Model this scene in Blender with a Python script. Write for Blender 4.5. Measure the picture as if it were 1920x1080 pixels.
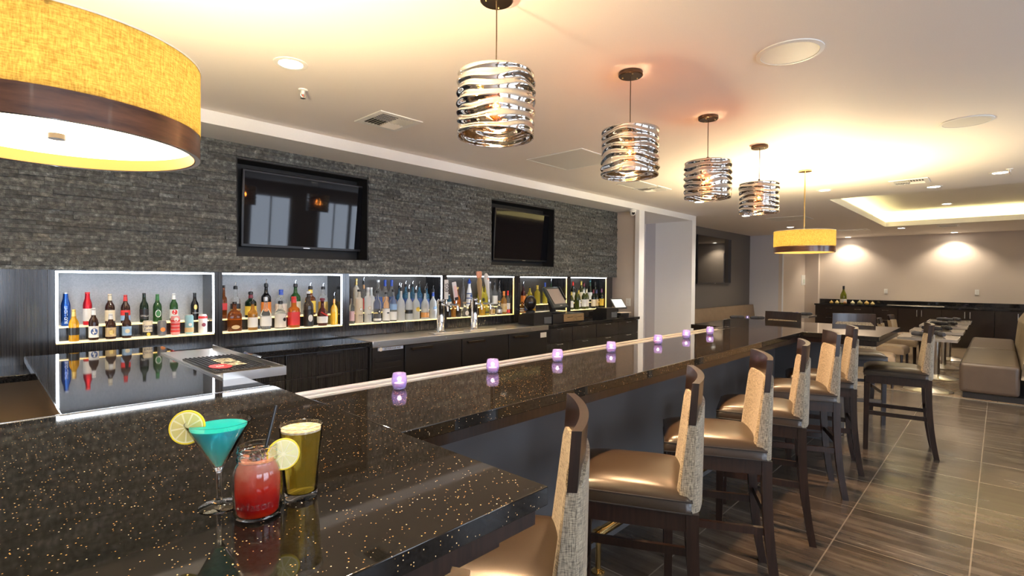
import bpy, bmesh, math, random
from mathutils import Vector, Matrix
from math import pi, sin, cos, radians as R

for _o in list(bpy.data.objects):
    bpy.data.objects.remove(_o, do_unlink=True)
SC = bpy.context.scene
COL = SC.collection
random.seed(7)

# ------------------------------------------------------------------ camera
cd = bpy.data.cameras.new('camera')
cam = bpy.data.objects.new('camera', cd)
COL.objects.link(cam)
_right = Vector((0.68946434, -0.72428504, 0.00707799))
_down = Vector((-0.00768288, -0.01708419, -0.99982454))
_fwd = Vector((0.72427888, 0.68928899, -0.01734353))
_m = Matrix((( _right[0], -_down[0], -_fwd[0], 0.0),
             ( _right[1], -_down[1], -_fwd[1], 0.0),
             ( _right[2], -_down[2], -_fwd[2], 1.5),
             (0, 0, 0, 1)))
cam.matrix_world = _m
cd.sensor_width = 36.0
cd.sensor_fit = 'HORIZONTAL'
cd.lens = 961.668 / 1920 * 36.0
cd.clip_start = 0.02
cd.clip_end = 100
SC.camera = cam

# ------------------------------------------------------------------ world, exposure, light levels
w = bpy.data.worlds.new('world')
SC.world = w
w.use_nodes = True
w.node_tree.nodes['Background'].inputs[0].default_value = (0.75, 0.85, 1.0, 1)
w.node_tree.nodes['Background'].inputs[1].default_value = 0.6
SC.view_settings.view_transform = 'Standard'
SC.view_settings.look = 'None'
SC.view_settings.gamma = 1.0
SC.view_settings.use_curve_mapping = False
SC.view_settings.exposure = 1.0

PENDANT_W = 150.0
DRUM_UP_W = 145.0
DRUM_DIFF = 3.2
DOWN_W = 62.0
DOWN_FAR_W = 62.0
WINDOW_E = 4.2
COVE_E = 11.0
LED_E = 8.0
SHELF_E = 0.35
WARM = (1.0, 0.60, 0.31)
WARM_WHITE = (1.0, 0.86, 0.66)
DAY = (0.70, 0.82, 1.0)

# ------------------------------------------------------------------ materials
def new_mat(name):
    m = bpy.data.materials.new(name)
    m.use_nodes = True
    nt = m.node_tree
    return m, nt, nt.nodes['Principled BSDF']

def setp(b, **k):
    names = {'col': 'Base Color', 'rough': 'Roughness', 'metal': 'Metallic', 'trans': 'Transmission Weight', 'ior': 'IOR',
             'spec': 'Specular IOR Level', 'coat': 'Coat Weight', 'coatr': 'Coat Roughness', 'emit': 'Emission Color', 'es': 'Emission Strength',
             'sheen': 'Sheen Weight', 'sss': 'Subsurface Weight', 'alpha': 'Alpha'}
    for a, v in k.items():
        if a in ('col', 'emit'):
            v = (v[0], v[1], v[2], 1)
        b.inputs[names[a]].default_value = v

def plain(name, col, rough=0.5, **k):
    m, nt, b = new_mat(name)
    setp(b, col=col, rough=rough, **k)
    return m

def N(nt, kind, **k):
    n = nt.nodes.new(kind)
    for a, v in k.items():
        if isinstance(a, str) and hasattr(n, a):
            setattr(n, a, v)
    return n

def coords(nt, scale=(1, 1, 1), rot=(0, 0, 0), kind='Object'):
    t = nt.nodes.new('ShaderNodeTexCoord')
    mp = nt.nodes.new('ShaderNodeMapping')
    mp.inputs['Scale'].default_value = scale
    mp.inputs['Rotation'].default_value = rot
    nt.links.new(t.outputs[kind], mp.inputs['Vector'])
    return mp.outputs['Vector']

def ramp(nt, fac, stops):
    r = nt.nodes.new('ShaderNodeValToRGB')
    el = r.color_ramp.elements
    while len(el) < len(stops):
        el.new(0.5)
    for e, (p, c) in zip(el, stops):
        e.position = p
        e.color = (c[0], c[1], c[2], 1)
    nt.links.new(fac, r.inputs['Fac'])
    return r.outputs['Color']

def noise(nt, vec, scale, detail=4, rough=0.55):
    n = nt.nodes.new('ShaderNodeTexNoise')
    n.inputs['Scale'].default_value = scale
    n.inputs['Detail'].default_value = detail
    n.inputs['Roughness'].default_value = rough
    nt.links.new(vec, n.inputs['Vector'])
    return n.outputs['Fac']

def bump(nt, b, h, strength=0.2, dist=0.01):
    bp = nt.nodes.new('ShaderNodeBump')
    bp.inputs['Strength'].default_value = strength
    bp.inputs['Distance'].default_value = dist
    nt.links.new(h, bp.inputs['Height'])
    nt.links.new(bp.outputs['Normal'], b.inputs['Normal'])

def paint(name, col, rough=0.6):
    m, nt, b = new_mat(name)
    v = coords(nt)
    f = noise(nt, v, 220, 2)
    c = tuple(x * 0.965 for x in col)
    nt.links.new(ramp(nt, f, [(0.3, c), (0.7, col)]), b.inputs['Base Color'])
    setp(b, rough=rough)
    bump(nt, b, f, 0.05, 0.002)
    return m

def grain_wood(name, dark, light, rough=0.3, scale=(60, 60, 1.2), coat=0.0, contrast=(0.35, 0.7)):
    m, nt, b = new_mat(name)
    v = coords(nt, scale)
    f = noise(nt, v, 2.2, 6, 0.6)
    nt.links.new(ramp(nt, f, [(contrast[0], dark), (contrast[1], light)]), b.inputs['Base Color'])
    setp(b, rough=rough, coat=coat, coatr=0.1)
    bump(nt, b, f, 0.06, 0.002)
    return m

def emis(name, col, s):
    m, nt, b = new_mat(name)
    setp(b, col=(0.8, 0.8, 0.8), emit=col, es=s, rough=0.6)
    return m

def glass(name, col, trans=1.0, rough=0.03, ior=1.45):
    return plain(name, col, rough, trans=trans, ior=ior)

M = {}
M['ceiling'] = paint('ceiling_paint', (0.86, 0.80, 0.755), 0.7)
M['soffit'] = paint('soffit_paint', (0.88, 0.87, 0.86), 0.6)
M['greywall'] = paint('greige_wall_paint', (0.64, 0.55, 0.475), 0.6)
M['lavwall'] = paint('cool_grey_wall_paint', (0.60, 0.58, 0.61), 0.6)
M['darkwall'] = paint('charcoal_taupe_wall_paint', (0.135, 0.12, 0.11), 0.55)
M['trim'] = paint('white_trim_paint', (0.86, 0.86, 0.88), 0.4)
M['tanwall'] = paint('tan_wall_paint', (0.46, 0.34, 0.22), 0.6)
M['white'] = plain('white_plastic', (0.82, 0.81, 0.78), 0.4)
M['offwhite'] = plain('offwhite_metal', (0.72, 0.70, 0.66), 0.45)
M['black'] = plain('black_plastic', (0.015, 0.015, 0.017), 0.35)
M['blackmatte'] = plain('black_matte_board', (0.012, 0.012, 0.013), 0.6)
M['screen'] = plain('black_glass_screen', (0.006, 0.006, 0.008), 0.035, spec=0.35)
M['steel'] = plain('brushed_stainless_steel', (0.74, 0.71, 0.67), 0.30, metal=1.0)
M['chrome'] = plain('polished_chrome', (0.82, 0.82, 0.83), 0.07, metal=1.0)
M['bronze'] = plain('dark_bronze_metal', (0.12, 0.09, 0.065), 0.3, metal=1.0)
M['brass'] = plain('brass_metal', (0.80, 0.55, 0.22), 0.18, metal=1.0)
M['darkwood'] = grain_wood('espresso_wood', (0.010, 0.0055, 0.0042), (0.031, 0.0145, 0.0098), 0.28, (40, 40, 3), 0.15)
M['laminate'] = grain_wood('charcoal_streaked_laminate', (0.012, 0.012, 0.014), (0.052, 0.050, 0.052), 0.16, (70, 70, 0.5), 0.5, (0.38, 0.78))
M['walnut'] = grain_wood('walnut_veneer', (0.040, 0.014, 0.007), (0.14, 0.055, 0.026), 0.3, (3, 3, 22), 0.25)
M['cabinetwood'] = grain_wood('dark_mahogany_cabinet', (0.010, 0.006, 0.005), (0.028, 0.014, 0.010), 0.25, (30, 30, 2), 0.3)

# polished black quartz with gold flecks
def quartz(name, base, flecks=True):
    m, nt, b = new_mat(name)
    v = coords(nt)
    f = noise(nt, v, 140, 3)
    c0 = ramp(nt, f, [(0.35, tuple(x * 0.55 for x in base)), (0.75, tuple(x * 1.5 for x in base))])
    if flecks:
        vo = nt.nodes.new('ShaderNodeTexVoronoi')
        vo.inputs['Scale'].default_value = 190
        nt.links.new(v, vo.inputs['Vector'])
        lt = nt.nodes.new('ShaderNodeMath'); lt.operation = 'LESS_THAN'
        nt.links.new(vo.outputs['Distance'], lt.inputs[0]); lt.inputs[1].default_value = 0.24
        sp = nt.nodes.new('ShaderNodeSeparateColor')
        nt.links.new(vo.outputs['Color'], sp.inputs[0])
        gt = nt.nodes.new('ShaderNodeMath'); gt.operation = 'GREATER_THAN'
        nt.links.new(sp.outputs[0], gt.inputs[0]); gt.inputs[1].default_value = 0.87
        mu = nt.nodes.new('ShaderNodeMath'); mu.operation = 'MULTIPLY'
        nt.links.new(lt.outputs[0], mu.inputs[0]); nt.links.new(gt.outputs[0], mu.inputs[1])
        gold = ramp(nt, sp.outputs[1], [(0.0, (0.55, 0.26, 0.06)), (0.6, (0.85, 0.52, 0.18)), (1.0, (0.95, 0.86, 0.66))])
        mx = nt.nodes.new('ShaderNodeMix'); mx.data_type = 'RGBA'
        nt.links.new(mu.outputs[0], mx.inputs['Factor'])
        nt.links.new(c0, mx.inputs['A']); nt.links.new(gold, mx.inputs['B'])
        nt.links.new(mx.outputs['Result'], b.inputs['Base Color'])
    else:
        nt.links.new(c0, b.inputs['Base Color'])
    setp(b, rough=0.04, spec=0.5)
    return m
M['quartz'] = quartz('black_quartz_with_gold_flecks', (0.0125, 0.0115, 0.0105))
M['granite'] = quartz('polished_black_granite', (0.014, 0.014, 0.016), False)

# streaky dark porcelain floor tile, about 0.59 m square, grout lines
def floor_tile():
    m, nt, b = new_mat('dark_streaked_porcelain_tile')
    t = nt.nodes.new('ShaderNodeTexCoord')
    mp = nt.nodes.new('ShaderNodeMapping')
    mp.inputs['Location'].default_value = (-2.845, -0.677, 0)
    nt.links.new(t.outputs['Object'], mp.inputs['Vector'])
    br = nt.nodes.new('ShaderNodeTexBrick')
    br.offset = 0.0
    br.inputs['Scale'].default_value = 1.0
    br.inputs['Mortar Size'].default_value = 0.0034
    br.inputs['Mortar Smooth'].default_value = 0.0
    br.inputs['Brick Width'].default_value = 0.588
    br.inputs['Row Height'].default_value = 0.588
    br.inputs['Color1'].default_value = (0.0, 0, 0, 1)
    br.inputs['Color2'].default_value = (1, 1, 1, 1)
    nt.links.new(mp.outputs['Vector'], br.inputs['Vector'])
    v1 = coords(nt, (8.0, 0.55, 1))
    n1 = noise(nt, v1, 2.0, 7, 0.58)
    v2 = coords(nt, (1.3, 1.0, 1))
    n2 = noise(nt, v2, 3.0, 5, 0.6)
    ad = nt.nodes.new('ShaderNodeMath'); ad.operation = 'MULTIPLY_ADD'
    nt.links.new(n2, ad.inputs[0]); ad.inputs[1].default_value = 0.55
    nt.links.new(n1, ad.inputs[2])
    ad2 = nt.nodes.new('ShaderNodeMath'); ad2.operation = 'MULTIPLY_ADD'
    sp = nt.nodes.new('ShaderNodeSeparateColor')
    nt.links.new(br.outputs['Color'], sp.inputs[0])
    nt.links.new(sp.outputs[0], ad2.inputs[0]); ad2.inputs[1].default_value = 0.10
    nt.links.new(ad.outputs[0], ad2.inputs[2])
    c = ramp(nt, ad2.outputs[0], [(0.50, (0.026, 0.020, 0.015)), (0.80, (0.066, 0.051, 0.039)), (1.0, (0.115, 0.094, 0.074))])
    mx = nt.nodes.new('ShaderNodeMix'); mx.data_type = 'RGBA'
    nt.links.new(br.outputs['Fac'], mx.inputs['Factor'])
    nt.links.new(c, mx.inputs['A']); mx.inputs['B'].default_value = (0.20, 0.17, 0.135, 1)
    nt.links.new(mx.outputs['Result'], b.inputs['Base Color'])
    rr = ramp(nt, n1, [(0.3, (0.15, 0.15, 0.15)), (0.7, (0.28, 0.28, 0.28))])
    nt.links.new(rr, b.inputs['Roughness'])
    bump(nt, b, n1, 0.05, 0.003)
    return m
M['floor'] = floor_tile()

def tan_tile():
    m, nt, b = new_mat('tan_streaked_porcelain_tile')
    v1 = coords(nt, (6, 1.0, 1))
    n1 = noise(nt, v1, 2.0, 6, 0.6)
    t = nt.nodes.new('ShaderNodeTexCoord')
    br = nt.nodes.new('ShaderNodeTexBrick')
    br.offset = 0.5
    br.inputs['Scale'].default_value = 1.0
    br.inputs['Mortar Size'].default_value = 0.003
    br.inputs['Brick Width'].default_value = 0.6
    br.inputs['Row Height'].default_value = 0.6
    nt.links.new(t.outputs['Object'], br.inputs['Vector'])
    c = ramp(nt, n1, [(0.35, (0.16, 0.115, 0.075)), (0.7, (0.34, 0.25, 0.165))])
    mx = nt.nodes.new('ShaderNodeMix'); mx.data_type = 'RGBA'
    nt.links.new(br.outputs['Fac'], mx.inputs['Factor'])
    nt.links.new(c, mx.inputs['A']); mx.inputs['B'].default_value = (0.12, 0.09, 0.06, 1)
    nt.links.new(mx.outputs['Result'], b.inputs['Base Color'])
    setp(b, rough=0.22)
    return m
M['tanfloor'] = tan_tile()

def stone_mat():
    m, nt, b = new_mat('split_face_slate_ledger')
    at = nt.nodes.new('ShaderNodeAttribute'); at.attribute_name = 'brick'
    v = coords(nt)
    f = noise(nt, v, 34, 8, 0.7)
    f2 = noise(nt, v, 6, 4, 0.6)
    c = ramp(nt, f, [(0.32, (0.014, 0.015, 0.015)), (0.50, (0.085, 0.092, 0.088)), (0.63, (0.215, 0.225, 0.21)), (0.72, (0.55, 0.55, 0.52))])
    mx = nt.nodes.new('ShaderNodeMix'); mx.data_type = 'RGBA'; mx.blend_type = 'MULTIPLY'
    mx.inputs['Factor'].default_value = 1.0
    nt.links.new(c, mx.inputs['A']); nt.links.new(at.outputs['Color'], mx.inputs['B'])
    mx2 = nt.nodes.new('ShaderNodeMix'); mx2.data_type = 'RGBA'
    nt.links.new(ramp(nt, f2, [(0.5, (0, 0, 0)), (0.75, (0.2, 0.2, 0.2))]), mx2.inputs['Factor'])
    nt.links.new(mx.outputs['Result'], mx2.inputs['A']); mx2.inputs['B'].default_value = (0.12, 0.105, 0.085, 1)
    nt.links.new(mx2.outputs['Result'], b.inputs['Base Color'])
    setp(b, rough=0.42, spec=0.55)
    bump(nt, b, f, 0.7, 0.012)
    return m
M['stone'] = stone_mat()

def woven(name, a, c, scale=1.0):
    m, nt, b = new_mat(name)
    v1 = coords(nt, (90 * scale, 90 * scale, 900 * scale))
    v2 = coords(nt, (700 * scale, 700 * scale, 60 * scale))
    n1 = noise(nt, v1, 0.6, 3, 0.6)
    n2 = noise(nt, v2, 0.6, 3, 0.6)
    ad = nt.nodes.new('ShaderNodeMath'); ad.operation = 'ADD'
    nt.links.new(n1, ad.inputs[0]); nt.links.new(n2, ad.inputs[1])
    hf = nt.nodes.new('ShaderNodeMath'); hf.operation = 'MULTIPLY'
    nt.links.new(ad.outputs[0], hf.inputs[0]); hf.inputs[1].default_value = 0.5
    nt.links.new(ramp(nt, hf.outputs[0], [(0.40, a), (0.60, c)]), b.inputs['Base Color'])
    setp(b, rough=0.75, sheen=0.2)
    bump(nt, b, hf.outputs[0], 0.4, 0.003)
    return m
M['tweed'] = woven('woven_tweed_upholstery', (0.062, 0.048, 0.031), (0.42, 0.35, 0.245))
M['shade_fabric'] = None

def leather(name, col, rough=0.32):
    m, nt, b = new_mat(name)
    v = coords(nt)
    f = noise(nt, v, 260, 3)
    f2 = noise(nt, v, 7, 2)
    nt.links.new(ramp(nt, f2, [(0.3, tuple(x * 0.85 for x in col)), (0.7, col)]), b.inputs['Base Color'])
    setp(b, rough=rough)
    bump(nt, b, f, 0.08, 0.002)
    return m
M['leather'] = leather('dark_brown_leather', (0.028, 0.018, 0.0105), 0.30)
M['tanleather'] = leather('taupe_brown_leather', (0.10, 0.070, 0.052), 0.42)
M['chairfabric'] = leather('tan_seat_vinyl', (0.26, 0.18, 0.115), 0.5)
M['chairback'] = woven('tan_woven_chair_back', (0.20, 0.14, 0.08), (0.46, 0.34, 0.2))

def pattern_fabric():
    m, nt, b = new_mat('brown_swirl_patterned_fabric')
    v = coords(nt, (5, 5, 5))
    wv = nt.nodes.new('ShaderNodeTexWave')
    wv.inputs['Scale'].default_value = 1.6
    wv.inputs['Distortion'].default_value = 9
    wv.inputs['Detail'].default_value = 2
    nt.links.new(v, wv.inputs['Vector'])
    nt.links.new(ramp(nt, wv.outputs['Fac'], [(0.3, (0.10, 0.075, 0.05)), (0.6, (0.42, 0.33, 0.22))]), b.inputs['Base Color'])
    setp(b, rough=0.7)
    return m
M['pattern'] = pattern_fabric()

# lit linen of a drum shade: light from the lamp inside passes through the cloth
def linen(name, glow):
    m, nt, b = new_mat(name)
    v1 = coords(nt, (110, 110, 800)); v2 = coords(nt, (620, 620, 110))
    n1 = noise(nt, v1, 0.5, 4, 0.65); n2 = noise(nt, v2, 0.5, 4, 0.65)
    ad = nt.nodes.new('ShaderNodeMath'); ad.operation = 'ADD'
    nt.links.new(n1, ad.inputs[0]); nt.links.new(n2, ad.inputs[1])
    hf = nt.nodes.new('ShaderNodeMath'); hf.operation = 'MULTIPLY'; hf.inputs[1].default_value = 0.5
    nt.links.new(ad.outputs[0], hf.inputs[0])
    c = ramp(nt, hf.outputs[0], [(0.38, glow[0]), (0.62, glow[1])])
    tr = nt.nodes.new('ShaderNodeBsdfTranslucent')
    df = nt.nodes.new('ShaderNodeBsdfDiffuse')
    nt.links.new(c, tr.inputs['Color']); nt.links.new(c, df.inputs['Color'])
    ms = nt.nodes.new('ShaderNodeMixShader'); ms.inputs[0].default_value = 0.6
    nt.links.new(df.outputs[0], ms.inputs[1]); nt.links.new(tr.outputs[0], ms.inputs[2])
    nt.links.new(ms.outputs[0], nt.nodes['Material Output'].inputs['Surface'])
    return m
M['linen'] = linen('natural_linen_lampshade', ((0.115, 0.090, 0.036), (0.240, 0.198, 0.102)))

# mirrored smoked glass of the pendants: partly see-through
def mirror_glass():
    m, nt, b = new_mat('silvered_wavy_glass')
    g = nt.nodes.new('ShaderNodeBsdfGlossy'); g.inputs['Color'].default_value = (0.80, 0.79, 0.77, 1); g.inputs['Roughness'].default_value = 0.03
    t = nt.nodes.new('ShaderNodeBsdfTransparent'); t.inputs['Color'].default_value = (1.0, 0.70, 0.38, 1)
    ms = nt.nodes.new('ShaderNodeMixShader'); ms.inputs[0].default_value = 0.86
    nt.links.new(t.outputs[0], ms.inputs[1]); nt.links.new(g.outputs[0], ms.inputs[2])
    nt.links.new(ms.outputs[0], nt.nodes['Material Output'].inputs['Surface'])
    return m
M['mirrorglass'] = mirror_glass()
M['clearglass'] = glass('clear_drinking_glass', (1, 1, 1), 1.0, 0.0, 1.33)
M['led'] = emis('cool_white_led', (0.86, 0.93, 1.0), LED_E)
M['ledwarm'] = emis('amber_led_edge', (1.0, 0.62, 0.10), 1.1)
M['shelf_lit'] = emis('lit_frosted_acrylic_shelf', (1.0, 0.83, 0.50), SHELF_E)
M['cove'] = emis('yellow_green_cove_led', (1.0, 0.93, 0.42), COVE_E)
M['downlens'] = emis('downlight_lens', (1.0, 0.92, 0.78), 22.0)
M['diffuser'] = emis('opal_lamp_diffuser', (1.0, 0.88, 0.62), DRUM_DIFF)
M['filament'] = emis('amber_bulb_filament', (1.0, 0.48, 0.10), 16.0)
M['bulbglass'] = glass('amber_bulb_glass', (1.0, 0.72, 0.35), 1.0, 0.0, 1.05)
M['flame'] = emis('candle_flame', (1.0, 0.66, 0.40), 7.0)
M['wax'] = plain('white_wax', (0.85, 0.78, 0.72), 0.5, sss=0.3)
M['votive'] = plain('frosted_violet_votive_glass', (0.58, 0.55, 1.0), 0.25, trans=0.75, ior=1.25)
M['pane'] = emis('bright_daylight_window', DAY, WINDOW_E)

# ------------------------------------------------------------------ mesh helpers
class MB:
    def __init__(self):
        self.bm = bmesh.new()
    def box(self, x0, x1, y0, y1, z0, z1, bev=0.0, seg=2, mat=None, rot=None, at=None):
        bm = self.bm
        ret = bmesh.ops.create_cube(bm, size=1.0)
        vs = ret['verts']
        c = Vector(((x0 + x1) / 2, (y0 + y1) / 2, (z0 + z1) / 2))
        for v in vs:
            v.co = Vector((v.co.x * (x1 - x0), v.co.y * (y1 - y0), v.co.z * (z1 - z0)))
        if bev > 0:
            es = list({e for v in vs for e in v.link_edges})
            r = bmesh.ops.bevel(bm, geom=es, offset=bev, segments=seg, affect='EDGES', profile=0.5)
            vs = list({v for f in r['faces'] for v in f.verts} | {v for v in vs if v.is_valid})
            lay_ = bm.faces.layers.int.get('flat')
            if lay_ is None: lay_ = bm.faces.layers.int.new('flat')
            vs = [v for v in vs if v.is_valid]
            for f in {f for v in vs for f in v.link_faces}:
                f.normal_update()
                if max(abs(c) for c in f.normal) > .9995: f[lay_] = 1
        if rot is not None:
            for v in vs:
                v.co = rot @ v.co
        for v in vs:
            v.co += c
        return self
    def tube(self, pts, r, seg=12, caps=True):
        bm = self.bm
        pts = [Vector(p) for p in pts]
        rr = r if isinstance(r, (list, tuple)) else [r] * len(pts)
        rings = []
        prev = None
        for i, p in enumerate(pts):
            if i == 0: t = pts[1] - pts[0]
            elif i == len(pts) - 1: t = pts[-1] - pts[-2]
            else: t = (pts[i + 1] - pts[i]).normalized() + (pts[i] - pts[i - 1]).normalized()
            t.normalize()
            if prev is None:
                up = Vector((0, 0, 1)) if abs(t.z) < 0.9 else Vector((1, 0, 0))
                u = t.cross(up).normalized()
            else:
                u = (prev - t * prev.dot(t)).normalized()
            prev = u
            vv = t.cross(u)
            rings.append([bm.verts.new(p + u * (rr[i] * cos(2 * pi * k / seg)) + vv * (rr[i] * sin(2 * pi * k / seg))) for k in range(seg)])
        for a, b in zip(rings, rings[1:]):
            for k in range(seg):
                bm.faces.new((a[k], a[(k + 1) % seg], b[(k + 1) % seg], b[k]))
        if caps:
            bm.faces.new(rings[0][::-1]); bm.faces.new(rings[-1])
        return self
    def lathe(self, prof, seg=24, n=2.0, fy=1.0, cx=0, cy=0, loop=False):
        """surface of revolution of (radius, z) pairs; n>2 squares the section, fy flattens it; loop=True closes the profile"""
        bm = self.bm
        rings = []
        for (r, z) in prof:
            ring = []
            if r < 1e-6:
                rings.append([bm.verts.new((cx, cy, z))])
                continue
            for k in range(seg):
                a = 2 * pi * (k + 0.5) / seg
                ca, sa = cos(a), sin(a)
                s = 1.0
                if n != 2.0:
                    s = (abs(ca) ** n + abs(sa) ** n) ** (-1.0 / n)
                ring.append(bm.verts.new((cx + r * s * ca, cy + r * s * sa * fy, z)))
            rings.append(ring)
        pairs = list(zip(rings, rings[1:]))
        if loop: pairs.append((rings[-1], rings[0]))
        for a, b in pairs:
            if len(a) == 1 and len(b) == 1: continue
            for k in range(seg):
                k2 = (k + 1) % seg
                if len(a) == 1: bm.faces.new((a[0], b[k2], b[k]))
                elif len(b) == 1: bm.faces.new((a[k], a[k2], b[0]))
                else: bm.faces.new((a[k], a[k2], b[k2], b[k]))
        if not loop:
            if len(rings[0]) > 1: bm.faces.new(rings[0][::-1])
            if len(rings[-1]) > 1: bm.faces.new(rings[-1])
        return self
    def ball(self, c, r, sx=1, sy=1, sz=1, seg=16, rings=10):
        ret = bmesh.ops.create_uvsphere(self.bm, u_segments=seg, v_segments=rings, radius=r)
        for v in ret['verts']:
            v.co = Vector((v.co.x * sx + c[0], v.co.y * sy + c[1], v.co.z * sz + c[2]))
        return self
    def grid_solid(self, fn, nu, nv):
        """closed slab: fn(u,v)->(front point, back point), u,v in 0..1"""
        bm = self.bm
        F = [[None] * (nv + 1) for _ in range(nu + 1)]
        B = [[None] * (nv + 1) for _ in range(nu + 1)]
        for i in range(nu + 1):
            for j in range(nv + 1):
                a, b = fn(i / nu, j / nv)
                F[i][j] = bm.verts.new(a); B[i][j] = bm.verts.new(b)
        for i in range(nu):
            for j in range(nv):
                bm.faces.new((F[i][j], F[i + 1][j], F[i + 1][j + 1], F[i][j + 1]))
                bm.faces.new((B[i][j], B[i][j + 1], B[i + 1][j + 1], B[i + 1][j]))
        for i in range(nu):
            bm.faces.new((F[i][0], B[i][0], B[i + 1][0], F[i + 1][0]))
            bm.faces.new((F[i][nv], F[i + 1][nv], B[i + 1][nv], B[i][nv]))
        for j in range(nv):
            bm.faces.new((F[0][j], F[0][j + 1], B[0][j + 1], B[0][j]))
            bm.faces.new((F[nu][j], B[nu][j], B[nu][j + 1], F[nu][j + 1]))
        return self
    def prism(self, pts, y0, y1, axis='y'):
        """extrude a polygon given in (a,b) along an axis; axis y: (x,z); axis z: (x,y); axis x: (y,z)"""
        bm = self.bm
        def P(a, b, t):
            return {'y': (a, t, b), 'z': (a, b, t), 'x': (t, a, b)}[axis]
        A = [bm.verts.new(P(a, b, y0)) for a, b in pts]
        B = [bm.verts.new(P(a, b, y1)) for a, b in pts]
        n = len(pts)
        for k in range(n):
            bm.faces.new((A[k], A[(k + 1) % n], B[(k + 1) % n], B[k]))
        bm.faces.new(A[::-1]); bm.faces.new(B)
        return self
    def mesh(self, name, mat, smooth=True, ang=35):
        bm = self.bm
        bmesh.ops.recalc_face_normals(bm, faces=bm.faces[:])
        me = bpy.data.meshes.new(name)
        lf = bm.faces.layers.int.get('flat')
        flat = [lf is not None and f[lf] == 1 for f in bm.faces]
        bm.to_mesh(me); bm.free()
        me.materials.append(mat)
        if smooth:
            me.polygons.foreach_set('use_smooth', [not q for q in flat])
            me.set_sharp_from_angle(angle=R(ang))
            me.polygons.foreach_set('use_smooth', [not q for q in flat])
        me.update()
        return me
    def build(self, name, mat, parent=None, loc=(0, 0, 0), rot=(0, 0, 0), smooth=True, ang=35):
        o = bpy.data.objects.new(name, self.mesh(name, mat, smooth, ang))
        COL.objects.link(o)
        o.location = loc; o.rotation_euler = rot
        if parent is not None: o.parent = parent
        return o

def tag(o, label, cat, group=None, kind=None):
    o['label'] = label; o['category'] = cat
    if group: o['group'] = group
    if kind: o['kind'] = kind
    return o

def thing(name, label, cat, loc=(0, 0, 0), rz=0.0, group=None):
    o = bpy.data.objects.new(name, None)
    COL.objects.link(o)
    o.empty_display_size = 0.1
    o.location = loc; o.rotation_euler = (0, 0, rz)
    return tag(o, label, cat, group)

def structure(name, mb, mat, label=None, smooth=False, parent=None):
    o = mb.build(name, mat, parent, smooth=smooth)
    if parent is None:
        o['kind'] = 'structure'
        if label:
            o['label'] = label; o['category'] = name.split('_')[0]
    return o

def copy_tree(o, parent=None):
    c = o.copy(); COL.objects.link(c)
    if parent is not None: c.parent = parent
    for ch in list(o.children): copy_tree(ch, c)
    return c

def light(kind, name, parent, loc, power, col, size=0.05, spot=None, blend=0.5, rot=(0, 0, 0)):
    ld = bpy.data.lights.new(name, kind)
    ld.energy = power; ld.color = col
    if kind == 'AREA':
        ld.shape = 'DISK'; ld.size = size
    else:
        ld.shadow_soft_size = size
    if kind == 'SPOT':
        ld.spot_size = spot; ld.spot_blend = blend
    o = bpy.data.objects.new(name, ld)
    COL.objects.link(o)
    o.parent = parent; o.location = loc; o.rotation_euler = rot
    return o

_txt = {}
def lettering(text, height, mat, parent, name='lettering', wrap=None, z=0.0, depth=0.0006, vertical=False, loc=None, rot=None, width=None, offset=0.0):
    """flat or cylinder-wrapped letters; wrap=radius puts them on the -Y side of an upright cylinder"""
    cu = bpy.data.curves.new('text', 'FONT')
    cu.body = text.replace('|', '\n'); cu.align_x = 'CENTER'; cu.align_y = 'CENTER'
    cu.size = height; cu.extrude = depth / 2; cu.offset = offset
    ob = bpy.data.objects.new('text', cu); COL.objects.link(ob)
    dg = bpy.context.evaluated_depsgraph_get()
    me = bpy.data.meshes.new_from_object(ob.evaluated_get(dg))
    bpy.data.objects.remove(ob, do_unlink=True); bpy.data.curves.remove(cu)
    if width:
        xs = [v.co.x for v in me.vertices]
        k = width / max(1e-6, max(xs) - min(xs))
        for v in me.vertices: v.co.x *= k
    for v in me.vertices:
        x, y, d = v.co
        if vertical: x, y = -y, x
        if wrap:
            a = x / wrap; rr = wrap + 0.0006 + d
            v.co = Vector((rr * sin(a), -rr * cos(a), y + z))
        else:
            v.co = Vector((x, y, d))
    me.materials.clear(); me.materials.append(mat); me.name = name
    o = bpy.data.objects.new(name, me); COL.objects.link(o); o.parent = parent
    if loc: o.location = loc
    if rot: o.rotation_euler = rot
    return o

# ================================================================== ROOM SHELL
CZ = 2.668
structure('floor', MB().box(-2.7, 8.78, -4.1, 5.2, -0.06, 0.0), M['floor'], 'dark streaked porcelain tile floor of the bar area')
structure('floor', MB().box(8.80, 16.4, -4.1, 5.2, -0.06, 0.0), M['tanfloor'], 'tan porcelain tile floor of the dining area')
structure('trim_1', MB().box(8.78, 8.80, -4.0, 4.75, -0.06, 0.002), M['steel'], 'thin metal strip where dark tiles meet tan tiles')
CX0, CX1, CY0, CY1 = 8.45, 13.38, -1.80, 1.79
b = MB()
b.box(-2.7, CX0, -4.1, 5.2, CZ, CZ + .03).box(CX1, 16.4, -4.1, 5.2, CZ, CZ + .03)
b.box(CX0, CX1, -4.1, CY0, CZ, CZ + .03).box(CX0, CX1, CY1, 5.2, CZ, CZ + .03)
structure('ceiling', b, M['ceiling'], 'pale cream painted ceiling')
b = MB()                                   # raised tray: lip, cavity walls, upper ceiling
lw, lh, cw, ch = .03, .10, .26, .30
b.box(CX0 - lw, CX0, CY0 - lw, CY1 + lw, CZ + .03, CZ + lh).box(CX1, CX1 + lw, CY0 - lw, CY1 + lw, CZ + .03, CZ + lh)
b.box(CX0, CX1, CY0 - lw, CY0, CZ + .03, CZ + lh).box(CX0, CX1, CY1, CY1 + lw, CZ + .03, CZ + lh)
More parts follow.
